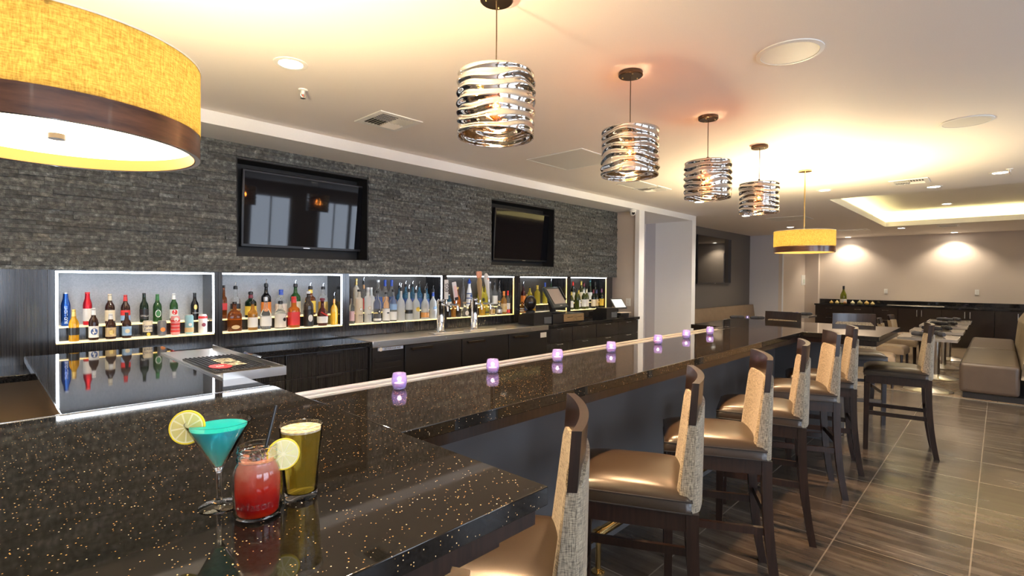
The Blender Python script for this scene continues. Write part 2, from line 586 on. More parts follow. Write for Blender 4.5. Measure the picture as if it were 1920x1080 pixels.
b.box(CX0 - cw - .03, CX0 - cw, CY0 - cw, CY1 + cw, CZ + .03, CZ + ch).box(CX1 + cw, CX1 + cw + .03, CY0 - cw, CY1 + cw, CZ + .03, CZ + ch)
b.box(CX0 - cw, CX1 + cw, CY0 - cw - .03, CY0 - cw, CZ + .03, CZ + ch).box(CX0 - cw, CX1 + cw, CY1 + cw, CY1 + cw + .03, CZ + .03, CZ + ch)
b.box(CX0 - cw - .03, CX1 + cw + .03, CY0 - cw - .03, CY1 + cw + .03, CZ + ch, CZ + ch + .03)
structure('ceiling', b, M['ceiling'], 'raised tray ceiling with hidden cove lighting')
cl = thing('cove_light', 'glowing yellow light strip hidden around the raised ceiling tray', 'light', (CX0, CY1, CZ + .03))
for nm, (x0, x1, y0, y1) in {'a': (CX0 - .17, CX0 - .13, CY0 - .15, CY1 + .15), 'b': (CX1 + .13, CX1 + .17, CY0 - .15, CY1 + .15),
                             'c': (CX0 - .1, CX1 + .1, CY0 - .17, CY0 - .13), 'd': (CX0 - .1, CX1 + .1, CY1 + .13, CY1 + .17)}.items():
    MB().box(x0 - CX0, x1 - CX0, y0 - CY1, y1 - CY1, 0, .02).build('light_strip', M['cove'], cl)

structure('wall_left', MB().box(-2.7, -2.6, -4.1, 5.2, 0, CZ), M['greywall'], 'greige wall at the left end of the bar')
structure('wall_right', MB().box(-2.6, 16.15, -4.1, -4.0, 0, CZ), M['greywall'], 'greige window wall across from the bar')
structure('wall_far', MB().box(16.15, 16.25, -4.0, 3.95, 0, CZ), M['greywall'], 'greige end wall above the far service counter')
structure('wall_far', MB().box(14.0, 16.25, 3.95, 4.05, 0, CZ), M['greywall'], 'short greige wall with a thermostat beside the far counter')
structure('wall_far', MB().box(14.0, 14.1, 4.05, 4.75, 0, CZ), M['lavwall'], 'narrow grey wall right of the wall screen')
structure('wall_tv', MB().box(9.08, 14.1, 4.75, 4.85, 0, CZ), M['darkwall'], 'charcoal taupe wall behind the wall screen')
structure('trim_2', MB().box(13.985, 14.0, 3.935, 3.965, 0, 2.25), M['trim'], 'corner bead at the short wall, its highlight painted white')  # white stands in for light caught on the corner
structure('trim_3', MB().box(16.0, 16.15, 3.62, 3.95, 0, CZ), M['greywall'], 'shallow pier in the far corner')
# soffit above the back bar and the framed alcove at its end
structure('trim_4', MB().box(-2.6, 9.08, 4.03, 5.05, 2.575, CZ), M['soffit'], 'white dropped soffit above the back bar')
structure('trim_5', MB().box(8.93, 9.08, 4.03, 4.75, 0, 2.575), M['trim'], 'white right jamb of the alcove')
structure('trim_6', MB().box(7.06, 7.22, 4.03, 4.10, 0, 2.575), M['trim'], 'white left jamb of the alcove')
structure('wall_side', MB().box(7.10, 7.22, 4.10, 5.05, 0, 2.575), M['greywall'], 'greige side wall at the right end of the back bar')
structure('wall_alcove', MB().box(7.22, 9.08, 4.95, 5.05, 0, 2.575).box(8.93, 9.08, 4.75, 4.95, 0, 2.575), M['lavwall'], 'cool grey alcove walls')
# split-face slate wall with two screen recesses
REC = [(1.46, 2.645), (4.305, 5.51)]
RZ0, RZ1 = 1.665, 2.462
SY = 4.45
b = MB()
xs = [-2.6, REC[0][0], REC[0][1], REC[1][0], REC[1][1], 7.10]
b.box(xs[0], xs[1], SY + .02, 4.75, 1.54, 2.575).box(xs[2], xs[3], SY + .02, 4.75, 1.54, 2.575).box(xs[4], xs[5], SY + .02, 4.75, 1.54, 2.575)
for r in REC:
    b.box(r[0], r[1], SY + .02, 4.75, 1.54, RZ0).box(r[0], r[1], SY + .02, 4.75, RZ1, 2.575).box(r[0], r[1], 4.66, 4.75, RZ0, RZ1)
lay = b.bm.loops.layers.float_color.new('brick')
rows = 40
zz = [1.54 + (2.575 - 1.54) * i / rows for i in range(rows + 1)]
rnd = random.Random(3)
for i in range(rows):
    z0, z1 = zz[i], zz[i + 1]
    spans = [(-1.3, 7.112)]
    if z1 > RZ0 + .005 and z0 < RZ1 - .005:
        spans = [(-1.3, REC[0][0]), (REC[0][1], REC[1][0]), (REC[1][1], 7.112)]
    for s0, s1 in spans:
        x = s0
        while x < s1 - 1e-4:
            L = rnd.choice((.08, .12, .16, .2, .26, .34, .42))
            x2 = min(s1, x + L)
            if s1 - x2 < .05: x2 = s1
            p = rnd.random() ** 2 * .013
            n0 = len(b.bm.faces)
            q0, q1 = z0 + .0006, z1 - .0006
            b.box(x + .0006, x2 - .0006, SY - p, SY + .03, q0, q1)
            g = rnd.choice((.62, .75, .85, .95, 1.05, 1.2, 1.45)) * rnd.uniform(.9, 1.1)
            t = rnd.uniform(-.05, .06)
            b.bm.faces.ensure_lookup_table()
            for f in b.bm.faces[n0:]:
                for l in f.loops: l[lay] = (g * (1 + t), g, g * (1 - t), 1)
            x = x2
st = structure('wall_back', b, M['stone'], 'dark split-face slate wall above the lit bottle shelves')
n = 0
for r in REC:
    b = MB()
    b.box(r[0], r[1], 4.645, 4.66, RZ0, RZ1).box(r[0], r[0] + .01, 4.452, 4.645, RZ0, RZ1).box(r[1] - .01, r[1], 4.452, 4.645, RZ0, RZ1)
    b.box(r[0] + .01, r[1] - .01, 4.452, 4.645, RZ0, RZ0 + .01).box(r[0] + .01, r[1] - .01, 4.452, 4.645, RZ1 - .01, RZ1)
    n += 1
    structure('trim_%d' % (6 + n), b, M['blackmatte'], 'black lining of the %s screen recess in the slate wall' % ('left', 'right')[n - 1])

structure('wall_back', MB().box(-2.6, 7.1, 4.76, 4.86, 0, 2.575), M['greywall'], 'plain wall behind the back bar')
# daylight windows in the wall across from the bar
n = 0
for (x0, x1, z0, z1) in [(-1.9, .3, .3, 2.35), (1.1, 3.4, .75, 2.3), (4.6, 5.5, .9, 2.3), (6.3, 7.1, .9, 2.3), (7.2, 8.1, .9, 2.3)]:
    n += 1
    b = MB()
    b.box(x0 - .06, x1 + .06, -4.0, -3.95, z0 - .06, z0).box(x0 - .06, x1 + .06, -4.0, -3.95, z1, z1 + .06)
    b.box(x0 - .06, x0, -4.0, -3.95, z0, z1).box(x1, x1 + .06, -4.0, -3.95, z0, z1)
    b.box((x0 + x1) / 2 - .02, (x0 + x1) / 2 + .02, -4.0, -3.96, z0, z1)
    wo = structure('window_%d' % n, b, M['trim'], 'bright daylight window, number %d along the wall across from the bar' % n)
    MB().box(x0, x1, -3.995, -3.985, z0, z1).build('window_pane', M['pane'], wo)

# ================================================================== SCREENS
def tv(loc, W, H, label, tilt, cat='television'):
    t = thing('television', label, cat, loc)
    r = Matrix.Rotation(R(tilt), 3, 'X')
    MB().box(-W / 2, W / 2, -.018, .018, -H / 2, H / 2, .006, rot=r).build('bezel', M['black'], t)
    MB().box(-W / 2 + .018, W / 2 - .018, -.002, .002, -H / 2 + .026, H / 2 - .018, rot=r).build('screen', M['screen'], t, loc=(0, -.0195, 0) if tilt == 0 else tuple(r @ Vector((0, -.0195, 0))))
    MB().box(-.03, .03, -.001, .001, -.003, .003, rot=r).build('badge', M['steel'], t, loc=tuple(r @ Vector((0, -.019, -H / 2 + .012))))
    MB().box(-.2, .2, 0, .05, -.12, .12).build('wall_mount', M['black'], t, loc=(0, .016, 0))
    return t
tv((2.095, 4.575, 2.078), 1.115, .645, 'black flat screen in the left slate recess, reflecting blue windows', 4)
tv((5.03, 4.575, 2.062), 1.135, .655, 'black flat screen in the right slate recess above the taps', 3)
tv((11.6, 4.70, 1.955), 1.88, 1.06, 'large black wall screen on the charcoal wall above the bench', 0)

# ================================================================== LIT BOTTLE SHELVES
BAYS = [(0.368, 1.300), (1.357, 2.378), (2.448, 3.561), (3.628, 4.716), (4.826, 5.808), (5.896, 6.816)]
ORD = ['first', 'second', 'third', 'fourth', 'fifth', 'sixth']
ZS, ZT, ZSTEP = 1.06, 1.533, 1.155
M['grasscloth'] = None
def backpanel():
    m, nt, b = new_mat('silver_textured_back_panel')
    v = coords(nt, (40, 40, 40))
    f = noise(nt, v, 3, 5, 0.6)
    nt.links.new(ramp(nt, f, [(0.3, (0.36, 0.38, 0.41)), (0.7, (0.48, 0.50, 0.53))]), b.inputs['Base Color'])
    setp(b, rough=0.45)
    return m
M['silverpanel'] = backpanel()
def darkpanel():
    m, nt, b = new_mat('dark_brown_back_panel')
    v = coords(nt, (40, 40, 40))
    f = noise(nt, v, 3, 5, 0.6)
    nt.links.new(ramp(nt, f, [(0.3, (0.050, 0.042, 0.036)), (0.7, (0.085, 0.072, 0.062))]), b.inputs['Base Color'])
    setp(b, rough=0.35)
    return m
M['brownpanel'] = darkpanel()
edges = [.33] + [(BAYS[i][1] + BAYS[i + 1][0]) / 2 for i in range(5)] + [6.98]
for i, (x0, x1) in enumerate(BAYS):
    e0, e1 = edges[i] + .0008, edges[i + 1] - .0008
    t = thing('bottle_shelf', ['leftmost lit bottle shelf, pale back, holding beers and cans', 'lit bottle shelf of whiskies, second from the left',
              'lit bottle shelf of clear and frosted bottles, third from the left', 'amber lit bottle shelf behind the beer taps',
              'amber lit bottle shelf behind the till screen', 'rightmost lit shelf holding wine bottles'][i], 'shelf', (x0, 4.45, .95), 0, 'lit bottle shelves of the back bar')
    L = lambda x: x - x0
    MB().box(0, x1 - x0, .295, .30, ZS - .95, ZT - .95).build('back_panel', M['silverpanel'] if i < 2 else M['brownpanel'], t)
    MB().box(L(e0), 0, 0, .30, 0, .59).build('side_panel', M['laminate'], t)
    MB().box(L(x1), L(e1), 0, .30, 0, .59).build('side_panel', M['laminate'], t)
    MB().box(0, L(x1), 0, .30, ZT - .95, .59).build('top_panel', M['laminate'], t)
    MB().box(0, L(x1), .004, .295, 0, ZS - .958).build('fascia', M['laminate'], t)
    sh = MB().box(.002, L(x1) - .002, .002, .129, ZS - .956, ZS - .95).build('lower_shelf', M['shelf_lit'], t)
    MB().box(.002, L(x1) - .002, -.001, .0015, ZS - .958, ZS - .95).build('glowing_edge', M['ledwarm'], t)
    MB().box(.002, L(x1) - .002, .131, .295, ZS - .956, ZSTEP - .956).build('step_riser', M['laminate'], t)
    MB().box(.002, L(x1) - .002, .1315, .295, ZSTEP - .956, ZSTEP - .95).build('upper_shelf', M['shelf_lit'], t)
    MB().box(.002, L(x1) - .002, .128, .131, ZSTEP - .957, ZSTEP - .95).build('glowing_edge', M['ledwarm'], t)
    MB().box(.001, L(x1) - .001, .002, .014, ZT - .962, ZT - .9502).build('light_strip', M['led'], t)
    if i < 5:
        MB().box(L(x1) - .010, L(x1) - .001, .002, .012, ZS - .945, ZT - .963).build('light_strip', M['led'] if i < 3 else M['ledwarm'], t)
    else:
        MB().box(L(x1) - .012, L(x1) - .001, .002, .012, ZS - .945, ZT - .963).build('light_strip', M['ledwarm'], t)
    if i < 1:
        MB().box(.001, .014, .002, .012, ZS - .945, ZT - .963).build('light_strip', M['led'], t)
pe = MB().box(-1.3, .329, 4.45, 4.75, .86, 1.54).build('end_panel', M['laminate'])
tag(pe, 'glossy charcoal laminate panel left of the beer shelf', 'panel')
pe2 = MB().box(-1.3, .94, 4.30, 4.36, 0, .898).build('knee_wall', M['tanwall'])
tag(pe2, 'tan kneewall under the dark counter at the left edge', 'wall', kind='structure')

# ================================================================== BACK COUNTER
CT = .94
t = thing('back_counter', 'dark glossy back counter running under the lit bottle shelves', 'counter', (0, 4.0, .90))
MB().box(-1.3, 2.405, 0, .448, 0, .04, .004).build('counter_top', M['granite'], t)
MB().box(4.825, 7.058, 0, .448, 0, .04, .004).build('counter_top', M['granite'], t)
MB().box(7.058, 7.098, .101, .448, 0, .04).build('counter_top', M['granite'], t)
def cabinet(x0, x1, label, rows, cols, handles):
    t = thing('drawer_cabinet', label, 'cabinet', (x0, 4.03, 0), 0, 'cabinets under the back counter')
    W = x1 - x0
    MB().box(0, W, .02, .42, .09, .898).box(.02, W - .02, .08, .40, 0, .09).build('body', M['cabinetwood'], t)
    cwid = W / cols
    zs = [.10] + rows + [.892]
    for c in range(cols):
        for a, bb in zip(zs, zs[1:]):
            d = MB().box(c * cwid + .003, (c + 1) * cwid - .003, 0, .019, a + .003, bb - .003, .002).build('drawer', M['laminate'], t)
            if handles:
                MB().tube([(c * cwid + cwid / 2 - .05, -.002, bb - .02), (c * cwid + cwid / 2 - .05, -.02, bb - .02), (c * cwid + cwid / 2 + .05, -.02, bb - .02), (c * cwid + cwid / 2 + .05, -.002, bb - .02)], .004, 8).build('handle', M['steel'], d)
            else:
                MB().box(c * cwid + cwid / 2 - .11, c * cwid + cwid / 2 + .11, -.006, -.001, bb - .022, bb - .006).build('handle', M['black'], d)
    return t
cabinet(.95, 1.673, 'charcoal drawer cabinet behind the drip mat, left of its twin', [.40, .70], 1, False)
cabinet(1.677, 2.40, 'charcoal drawer cabinet left of the black cooler', [.40, .70], 1, False)
cabinet(4.84, 5.93, 'charcoal drawer cabinet right of the black cooler, below the till', [.40, .70], 2, True)
cabinet(5.935, 7.05, 'rightmost charcoal drawer cabinet, beside the white jamb', [.40, .70], 2, True)

# black bottle cooler with a stainless top
t = thing('bottle_cooler', 'black undercounter cooler with a stainless steel top below the taps', 'cooler', (2.41, 3.98, 0))
MB().box(0, 2.41, .03, .45, .06, .885, .004).box(.04, 2.37, .08, .44, 0, .06).build('body', M['black'], t)
MB().box(-.003, 2.413, -.01, .468, .886, .944, .004).build('steel_top', M['steel'], t)
b = MB()
for k in range(14): b.box(.03, .30, .005, .03, .12 + k * .05, .145 + k * .05)
b.box(.01, .335, .012, .03, .08, .88)
b.build('vent_grille', M['black'], t)
p_ = MB().box(.06, .325, .004, .011, .852, .880, .002).build('name_plate', plain('pale_blue_plate', (0.55, 0.66, 0.86), .35), t)
lettering('BEVERAGE-AIR', .022, M['black'], p_, loc=(.21, .0035, .866), rot=(pi / 2, 0, 0), width=.17)
MB().lathe([(.018, -.004), (.018, .004)], 16).build('thermometer', M['white'], t, loc=(.085, .002, .866), rot=(pi / 2, 0, 0))
for k, (a, bb) in enumerate([(.345, 1.03), (1.04, 1.72), (1.73, 2.395)]):
    d = MB().box(a, bb, 0, .029, .08, .878, .004).build('door', M['black'], t)
    MB().box(a + .06, a + .30, -.028, 0, .845, .855, .002).box(a + .06, a + .30, -.030, -.024, .833, .855, .001).build('handle', M['bronze'], d)
MB().box(2.27, 2.38, -.003, -.0005, .80, .86).build('sticker', M['white'], t)
for k, x in enumerate((.06, .82, 1.55, 2.1)):
    MB().ball((x, -.012, .912), .006).build('rivet', M['chrome'], t)

# ================================================================== BAR COUNTER
BZ = 1.045
bar = thing('bar_counter', 'U-shaped black bar counter with gold flecked quartz tops', 'bar', (.87, 1.278, 0))
def bl(x, y): return (x - .87, y - 1.278)
def btop(x0, x1, y0, y1, mat='quartz', name='counter_top', th=.042):
    return MB().box(x0 - .87, x1 - .87, y0 - 1.278, y1 - 1.278, BZ - th, BZ, .0025).build(name, M[mat], bar)
btop(-1.9, .8695, .713, 2.215)
btop(.8705, 5.1345, 1.278, 1.868)
btop(5.1355, 6.37, .713, 2.32)
MB().box(0, 4.0, 1.869 - 1.278, 2.005 - 1.278, BZ - .042, BZ - .006).box(0, 4.0, 1.869 - 1.278, 1.873 - 1.278, BZ - .006, BZ).box(0, 4.0, 2.0 - 1.278, 2.005 - 1.278, BZ - .006, BZ + .001).box(0, 4.0, 1.934 - 1.278, 1.940 - 1.278, BZ - .006, BZ - .002).build('drip_rail', M['steel'], bar)
MB().box(4.0005, 4.2645, 1.869 - 1.278, 2.005 - 1.278, BZ - .042, BZ, .0025).build('counter_top', M['quartz'], bar)
MB().box(-1.9 - .87, -.012, 2.2155 - 1.278, 2.2215 - 1.278, BZ - .042, BZ + .002, .001).build('edge_strip', M['chrome'], bar)
b = MB()                                   # dark aprons just under the tops
b.box(-1.9 - .87, -.0205, .733 - 1.278, 2.195 - 1.278, BZ - .085, BZ - .0425)
b.box(-1.9 - .87, -.075, .79 - 1.278, 2.15 - 1.278, BZ - .135, BZ - .085)
b.box(-.0195, 4.28, 1.298 - 1.278, 1.985 - 1.278, BZ - .085, BZ - .0425)
b.box(4.2855, 5.48, .733 - 1.278, 2.30 - 1.278, BZ - .085, BZ - .0425)
b.build('apron', M['darkwood'], bar)
M['die'] = paint('grey_bar_front_paint', (0.105, 0.103, 0.105), 0.35)
MB().box(-1.9 - .87, -.32, 1.05 - 1.278, 2.0 - 1.278, 0, BZ - .136).build('bar_front', paint('warm_lit_bar_front_paint', (0.27, 0.225, 0.175), 0.5), bar)  # same grey bar front, warm light painted into its colour
MB().box(-.3195, 4.65, 1.62 - 1.278, 1.80 - 1.278, 0, BZ - .086).build('bar_front', M['die'], bar)
MB().box(4.651, 5.10, 1.10 - 1.278, 2.1 - 1.278, 0, BZ - .086).build('bar_front', M['die'], bar)

fr = thing('foot_rail', 'polished brass foot rail along the bar front', 'rail', (.9, 1.47, 0))
MB().tube([(-.3, 0, .20), (4.6, 0, .20)], .024, 16).build('rail', M['brass'], fr)
for x in (.1, 1.3, 2.5, 3.7):
    br_ = MB().tube([(x, 0, .20), (x, 0, .0)], .014, 10).lathe([(.035, 0), (.035, .008), (.016, .02)], 16, cx=x).build('bracket', M['brass'], fr)
    MB().tube([(x - .02, 0, .20), (x + .02, 0, .20)], .029, 16).build('collar', M['brass'], br_)

# polished flap that bridges the bar and the back counter
t = thing('bar_flap', 'mirror polished black bar flap between near counter and beer shelf', 'counter', (.2, 2.235, 0))
MB().box(0, .66, 0, 1.765, BZ - .034, BZ - .004, .002).build('flap_top', M['granite'], t)
MB().box(-.004, -.0005, 0, 1.765, BZ - .036, BZ - .003).build('edge_strip', M['chrome'], t)
MB().box(.30, .64, .2, 1.5, 0, BZ - .035).build('support_panel', M['laminate'], t)

# steel drip tray with a rubber mat
TZ = BZ - .004
t = thing('drip_tray', 'stainless steel drip tray holding a rubber mat beside the bar flap', 'tray', (.765, 2.50, TZ))
MB().box(0, .275, .004, 1.10, 0, .008).build('tray_base', M['steel'], t)
MB().box(0, .279, 0, .004, -.012, .030).build('front_lip', M['steel'], t)
MB().box(.275, .279, .004, 1.10, -.012, .030).build('side_lip', M['steel'], t)
mt = thing('bar_mat', 'black rubber bar mat with red oval and cream letters', 'mat', (.865, 2.79, TZ + .008))
MB().box(-.09, .165, -.14, .40, 0, .008, .003).build('mat_base', M['black'], mt)
b = MB()
for i in range(12):
    for j in range(26):
        b.box(-.082 + i * .0205, -.074 + i * .0205, -.132 + j * .0205, -.124 + j * .0205, .008, .012)
b.build('rubber_nubs', M['black'], mt)
b = MB().lathe([(.001, .0121), (.048, .0121), (.048, .0135), (.001, .0135)], 32, fy=1.5, loop=True)
ov = b.build('red_oval', plain('red_rubber', (.62, .03, .03), .4), mt, loc=(-.03, -.02, 0))
lettering('B', .05, M['white'], ov, loc=(0, 0, .0138), rot=(0, 0, pi / 2))
lettering('BACARDI', .13, plain('cream_rubber', (.80, .72, .50), .5), mt, loc=(.05, .10, .0125), rot=(0, 0, pi / 2), width=.26)
cn = MB().tube([(0, 0, 0), (0, .25, 0)], .007, 10).build('bar_spoon', M['chrome'], loc=(1.0425, 2.80, TZ + .0375))
tag(cn, 'slim steel bar tool lying on the right rim of the drip tray', 'utensil')

# ================================================================== PENDANTS
def wavy_shade():
    """open cylinder of rippled silvered glass, closed double wall"""
    bm = bmesh.new()
    nu, nv = 120, 64
    Rr, Hh, th = .158, .255, .004
    def rad(a, s):
        z = s * Hh
        ph = .9 * sin(a * 2 + .6) + .55 * sin(a * 3 + 2.1 + 9 * s) + .35 * sin(5 * a - 7 * s)
        wv = sin(2 * pi * z / .041 + ph * 1.5)
        amp = .0080 * (.6 + .4 * sin(a * 2 + 5 * s)) * min(1, 12 * s, 12 * (1 - s))
        return Rr + amp * wv
    O, I = [], []
    for j in range(nv + 1):
        s = j / nv
        ro, ri = [], []
        for i in range(nu):
            a = 2 * pi * i / nu
            r = rad(a, s)
            ro.append(bm.verts.new((r * cos(a), r * sin(a), s * Hh)))
            ri.append(bm.verts.new(((r - th) * cos(a), (r - th) * sin(a), s * Hh)))
        O.append(ro); I.append(ri)
    for j in range(nv):
        for i in range(nu):
            k = (i + 1) % nu
            bm.faces.new((O[j][i], O[j][k], O[j + 1][k], O[j + 1][i]))
            bm.faces.new((I[j][i], I[j + 1][i], I[j + 1][k], I[j][k]))
    for i in range(nu):
        k = (i + 1) % nu
        bm.faces.new((O[0][i], I[0][i], I[0][k], O[0][k]))
        bm.faces.new((O[nv][i], O[nv][k], I[nv][k], I[nv][i]))
    me = bpy.data.meshes.new('shade')
    bm.to_mesh(me); bm.free()
    me.materials.append(M['mirrorglass'])
    me.polygons.foreach_set('use_smooth', [True] * len(me.polygons))
    return me

def make_pendant(label):
    t = thing('pendant_lamp', label, 'lamp', (0, 0, CZ), 0, 'silvered glass pendants over the bar')
    MB().lathe([(.0, 0), (.066, 0), (.068, -.004), (.068, -.020), (.063, -.024), (0, -.024)], 32).build('ceiling_canopy', M['bronze'], t)
    b = MB()
    for a in (.6, 2.6, 4.6): b.ball((.045 * cos(a), .045 * sin(a), -.025), .004, seg=8, rings=6)
    b.build('canopy_screws', M['brass'], t)
    MB().tube([(0, 0, -.024), (.001, 0, -.15), (0, 0, -.29)], .0028, 8).build('cord', M['bronze'], t)
    MB().lathe([(0, -.288), (.009, -.288), (.009, -.312), (.02, -.318), (.022, -.33), (.016, -.342), (.016, -.39), (0, -.39)], 20).build('socket', M['bronze'], t)
    so = bpy.data.objects.new('shade', wavy_shade()); COL.objects.link(so); so.parent = t; so.location = (0, 0, -.582)
    MB().lathe([(.024, -.3285), (.154, -.3285), (.154, -.3315), (.024, -.3315)], 48, loop=True).build('added_light_disc', M['mirrorglass'], so, loc=(0, 0, .582))  # disc added to even out the bulb light on the ceiling
    b = MB()
    for k in range(3):
        a = 2 * pi * k / 3 + .5
        b.tube([(.012 * cos(a), .012 * sin(a), -.345), (.152 * cos(a), .152 * sin(a), -.345)], .0025, 6)
    b.build('shade_spokes', M['bronze'], t)
    bu = MB().lathe([(.012, -.39), (.017, -.405), (.017, -.50), (.010, -.515), (0, -.517)], 16).build('bulb', M['bulbglass'], t)
    b = MB()
    for k in range(6):
        a = 2 * pi * k / 6
        b.tube([(.009 * cos(a), .009 * sin(a), -.405), (.009 * cos(a), .009 * sin(a), -.50)], .0014, 6)
    b.build('filament', M['filament'], bu)
    light('POINT', 'bulb_light', t, (0, 0, -.45), PENDANT_W, WARM, .035)
    return t
pend = make_pendant('nearest of four wavy silvered glass pendants over the bar, canopy cut by frame')
for i, x in enumerate((1.500, 2.562, 3.622, 4.70)):
    o = pend if i == 0 else copy_tree(pend)
    o.location = (x, 1.527, CZ)
    o.rotation_euler = (0, 0, i * 1.3)
    if i: o['label'] = ['', 'second nearest of four wavy silvered glass pendants over the bar', 'third nearest of four wavy silvered glass pendants over the bar',
                        'farthest and smallest looking of four wavy silvered glass pendants over the bar'][i]

# ================================================================== DRUM LAMPS
def make_drum(label, rod):
    t = thing('drum_lamp', label, 'lamp', (0, 0, CZ), 0, 'linen drum lamps with walnut bands')
    zt = -rod; zw = zt - .165; zb = zt - .225
    r = .2875
    MB().lathe([(0, 0), (.065, 0), (.065, -.018), (0, -.022)], 32).build('ceiling_canopy', M['brass'], t)
    MB().tube([(0, 0, -.02), (0, 0, zt + .05)], .007, 10).build('rod', M['brass'], t)
    sh = MB().lathe([(r, zw), (r, zt), (r - .003, zt), (r - .003, zw)], 96, loop=True).build('fabric_shade', M['linen'], t, ang=60)
    b = MB()
    b.lathe([(r + .0015, zt - .003), (r + .0015, zt + .001), (r - .004, zt + .001), (r - .004, zt - .003)], 96, loop=True)
    b.box(r + .0, r + .0015, -.006, .006, zw, zt, rot=None)
    b.build('shade_trim', M['offwhite'], sh)
    MB().lathe([(r - .001, zb), (r - .001, zw - .0005), (r - .012, zw - .0005), (r - .012, zb)], 96, loop=True).build('walnut_band', M['walnut'], t)
    MB().lathe([(r - .0125, zb + .001), (r - .0125, zw - .001), (r - .0145, zw - .001), (r - .0145, zb + .001)], 96, loop=True).build('band_lining', plain('honey_wood_lining', (.55, .26, .045), .4), t)
    df = MB().lathe([(0, zb + .030), (r - .016, zb + .030), (r - .016, zb + .034), (0, zb + .034)], 64).build('diffuser', M['diffuser'], t)
    MB().lathe([(0, zb + .018), (.016, zb + .018), (.016, zb + .0295), (0, zb + .0295)], 20).build('finial', M['bronze'], df)
    b = MB()
    for k in range(3):
        a = 2 * pi * k / 3 + .4
        b.tube([(0, 0, zt + .05), (0, 0, zt - .01), ((r - .004) * cos(a), (r - .004) * sin(a), zt - .01)], .003, 6)
    b.build('spider_frame', M['brass'], t)
    light('POINT', 'lamp_light', t, (0, 0, zt - .075), DRUM_UP_W, (1.0, .80, .46), .07)
    return t
drum = make_drum('large linen drum lamp at the left, lit, cut by the picture edge', .642)
drum.location = (.137, 1.60, CZ)
d2 = copy_tree(drum)
d2.location = (6.05, 1.508, CZ)
d2['label'] = 'far linen drum lamp on a rod beyond the last silvered pendant'

# ================================================================== CEILING FIXTURES
def make_downlight(label):
    t = thing('downlight', label, 'light', (0, 0, CZ), 0, 'recessed downlights')
    MB().lathe([(.062, 0), (.088, 0), (.088, -.003), (.070, -.007), (.062, -.004)], 32, loop=True).build('trim_ring', M['white'], t)
    MB().lathe([(0, -.0005), (.0615, -.0005), (.0615, -.003), (0, -.003)], 32).build('lens', M['downlens'], t)
    light('SPOT', 'spot', t, (0, 0, -.012), DOWN_W, WARM_WHITE, .05, R(130), .8)
    return t
dl = make_downlight('bright round downlight near the slate wall, left of the square vent')
spots = [(1.204, 2.825, ''), (7.45, 3.26, 'bright downlight under the third silvered pendant, toward the alcove'), (9.58, 3.33, 'bright downlight below the farthest silvered pendant'),
         (12.2, 3.31, 'downlight left of the far drum lamp, before the bench wall'), (7.53, 1.65, 'downlight right of the far drum lamp rod, before the tray ceiling'),
         (7.53, .02, 'downlight at the right picture edge before the tray ceiling'), (8.12, .61, 'downlight between the vent and the near edge of the tray ceiling'),
         (13.89, 1.574, 'downlight just beyond the left corner of the tray ceiling'), (15.86, .80, 'right one of two downlights washing the far end wall'),
         (15.87, 2.92, 'left one of two downlights washing the far end wall'), (-1.3, 2.825, 'added fill downlight over the left end of the bar, unseen'), (-1.0, -1.6, 'added fill downlight behind the bar stools, left, unseen'), (2.0, -1.6, 'added fill downlight behind the bar stools, middle, unseen'), (5.0, -1.6, 'added fill downlight behind the bar stools, right, unseen'), (15.86, -1.3, 'downlight washing the far wall, outside the picture at right')]  # unseen bar and stool downlights are added as fill light
far_ld = None
for i, (x, y, lb) in enumerate(spots):
    if lb == '' and i > 0: continue
    o = dl if i == 0 else copy_tree(dl)
    o.location = (x, y, CZ)
    if lb: o['label'] = lb
    if 15.5 < x:
        for c in o.children:
            if c.type == 'LIGHT':
                if far_ld is None:
                    far_ld = c.data.copy(); far_ld.energy = DOWN_FAR_W; far_ld.spot_size = R(125); far_ld.spot_blend = .6
                c.data = far_ld
o = copy_tree(dl); o.location = (12.57, .75, CZ + .299); o['label'] = 'downlight inside the raised tray ceiling'

def make_vent(label, W=.36, group='square ceiling air vents'):
    t = thing('ceiling_vent', label, 'vent', (0, 0, CZ), 0, group)
    b = MB()
    h = W / 2; k = h - .045
    b.box(-h, h, -h, -k, -.008, 0, .002).box(-h, h, k, h, -.008, 0, .002).box(-h, -k, -k, k, -.008, 0, .002).box(k, h, -k, k, -.008, 0, .002)
    b.build('frame', M['white'], t)
    MB().box(-k, k, -k, k, -.002, -.0005).build('backing', M['black'], t)
    b = MB()
    r_ = Matrix.Rotation(R(35), 3, 'X'); r2 = Matrix.Rotation(R(35), 3, 'Y')
    for q in range(5):
        y = -k + .02 + q * .026
        b.box(-k, 0, y - .009, y + .009, -.008, -.0068, rot=r_)
    for q in range(5):
        x = .015 + q * .026
        b.box(x - .009, x + .009, -k, 0, -.008, -.0068, rot=r2)
    for q in range(5):
        y = .015 + q * .026
        b.box(0, k, y - .009, y + .009, -.008, -.0068, rot=Matrix.Rotation(R(-35), 3, 'X'))
    for q in range(5):
        x = -k + .02 + q * .026
        b.box(x - .009, x + .009, 0, k, -.008, -.0068, rot=Matrix.Rotation(R(-35), 3, 'Y'))
    b.build('louvres', M['offwhite'], t)
    return t
v1 = make_vent('square white ceiling vent nearest the left screen')
v1.location = (2.14, 3.315, CZ)
for (x, y, lb) in [(6.0, 3.25, 'small square ceiling vent above the alcove camera'), (7.52, .785, 'ceiling vent right of the tray ceiling downlight, near the right edge'),
                   (13.95, .80, 'ceiling vent over the far end of the tray ceiling')]:
    o = copy_tree(v1); o.location = (x, y, CZ); o['label'] = lb

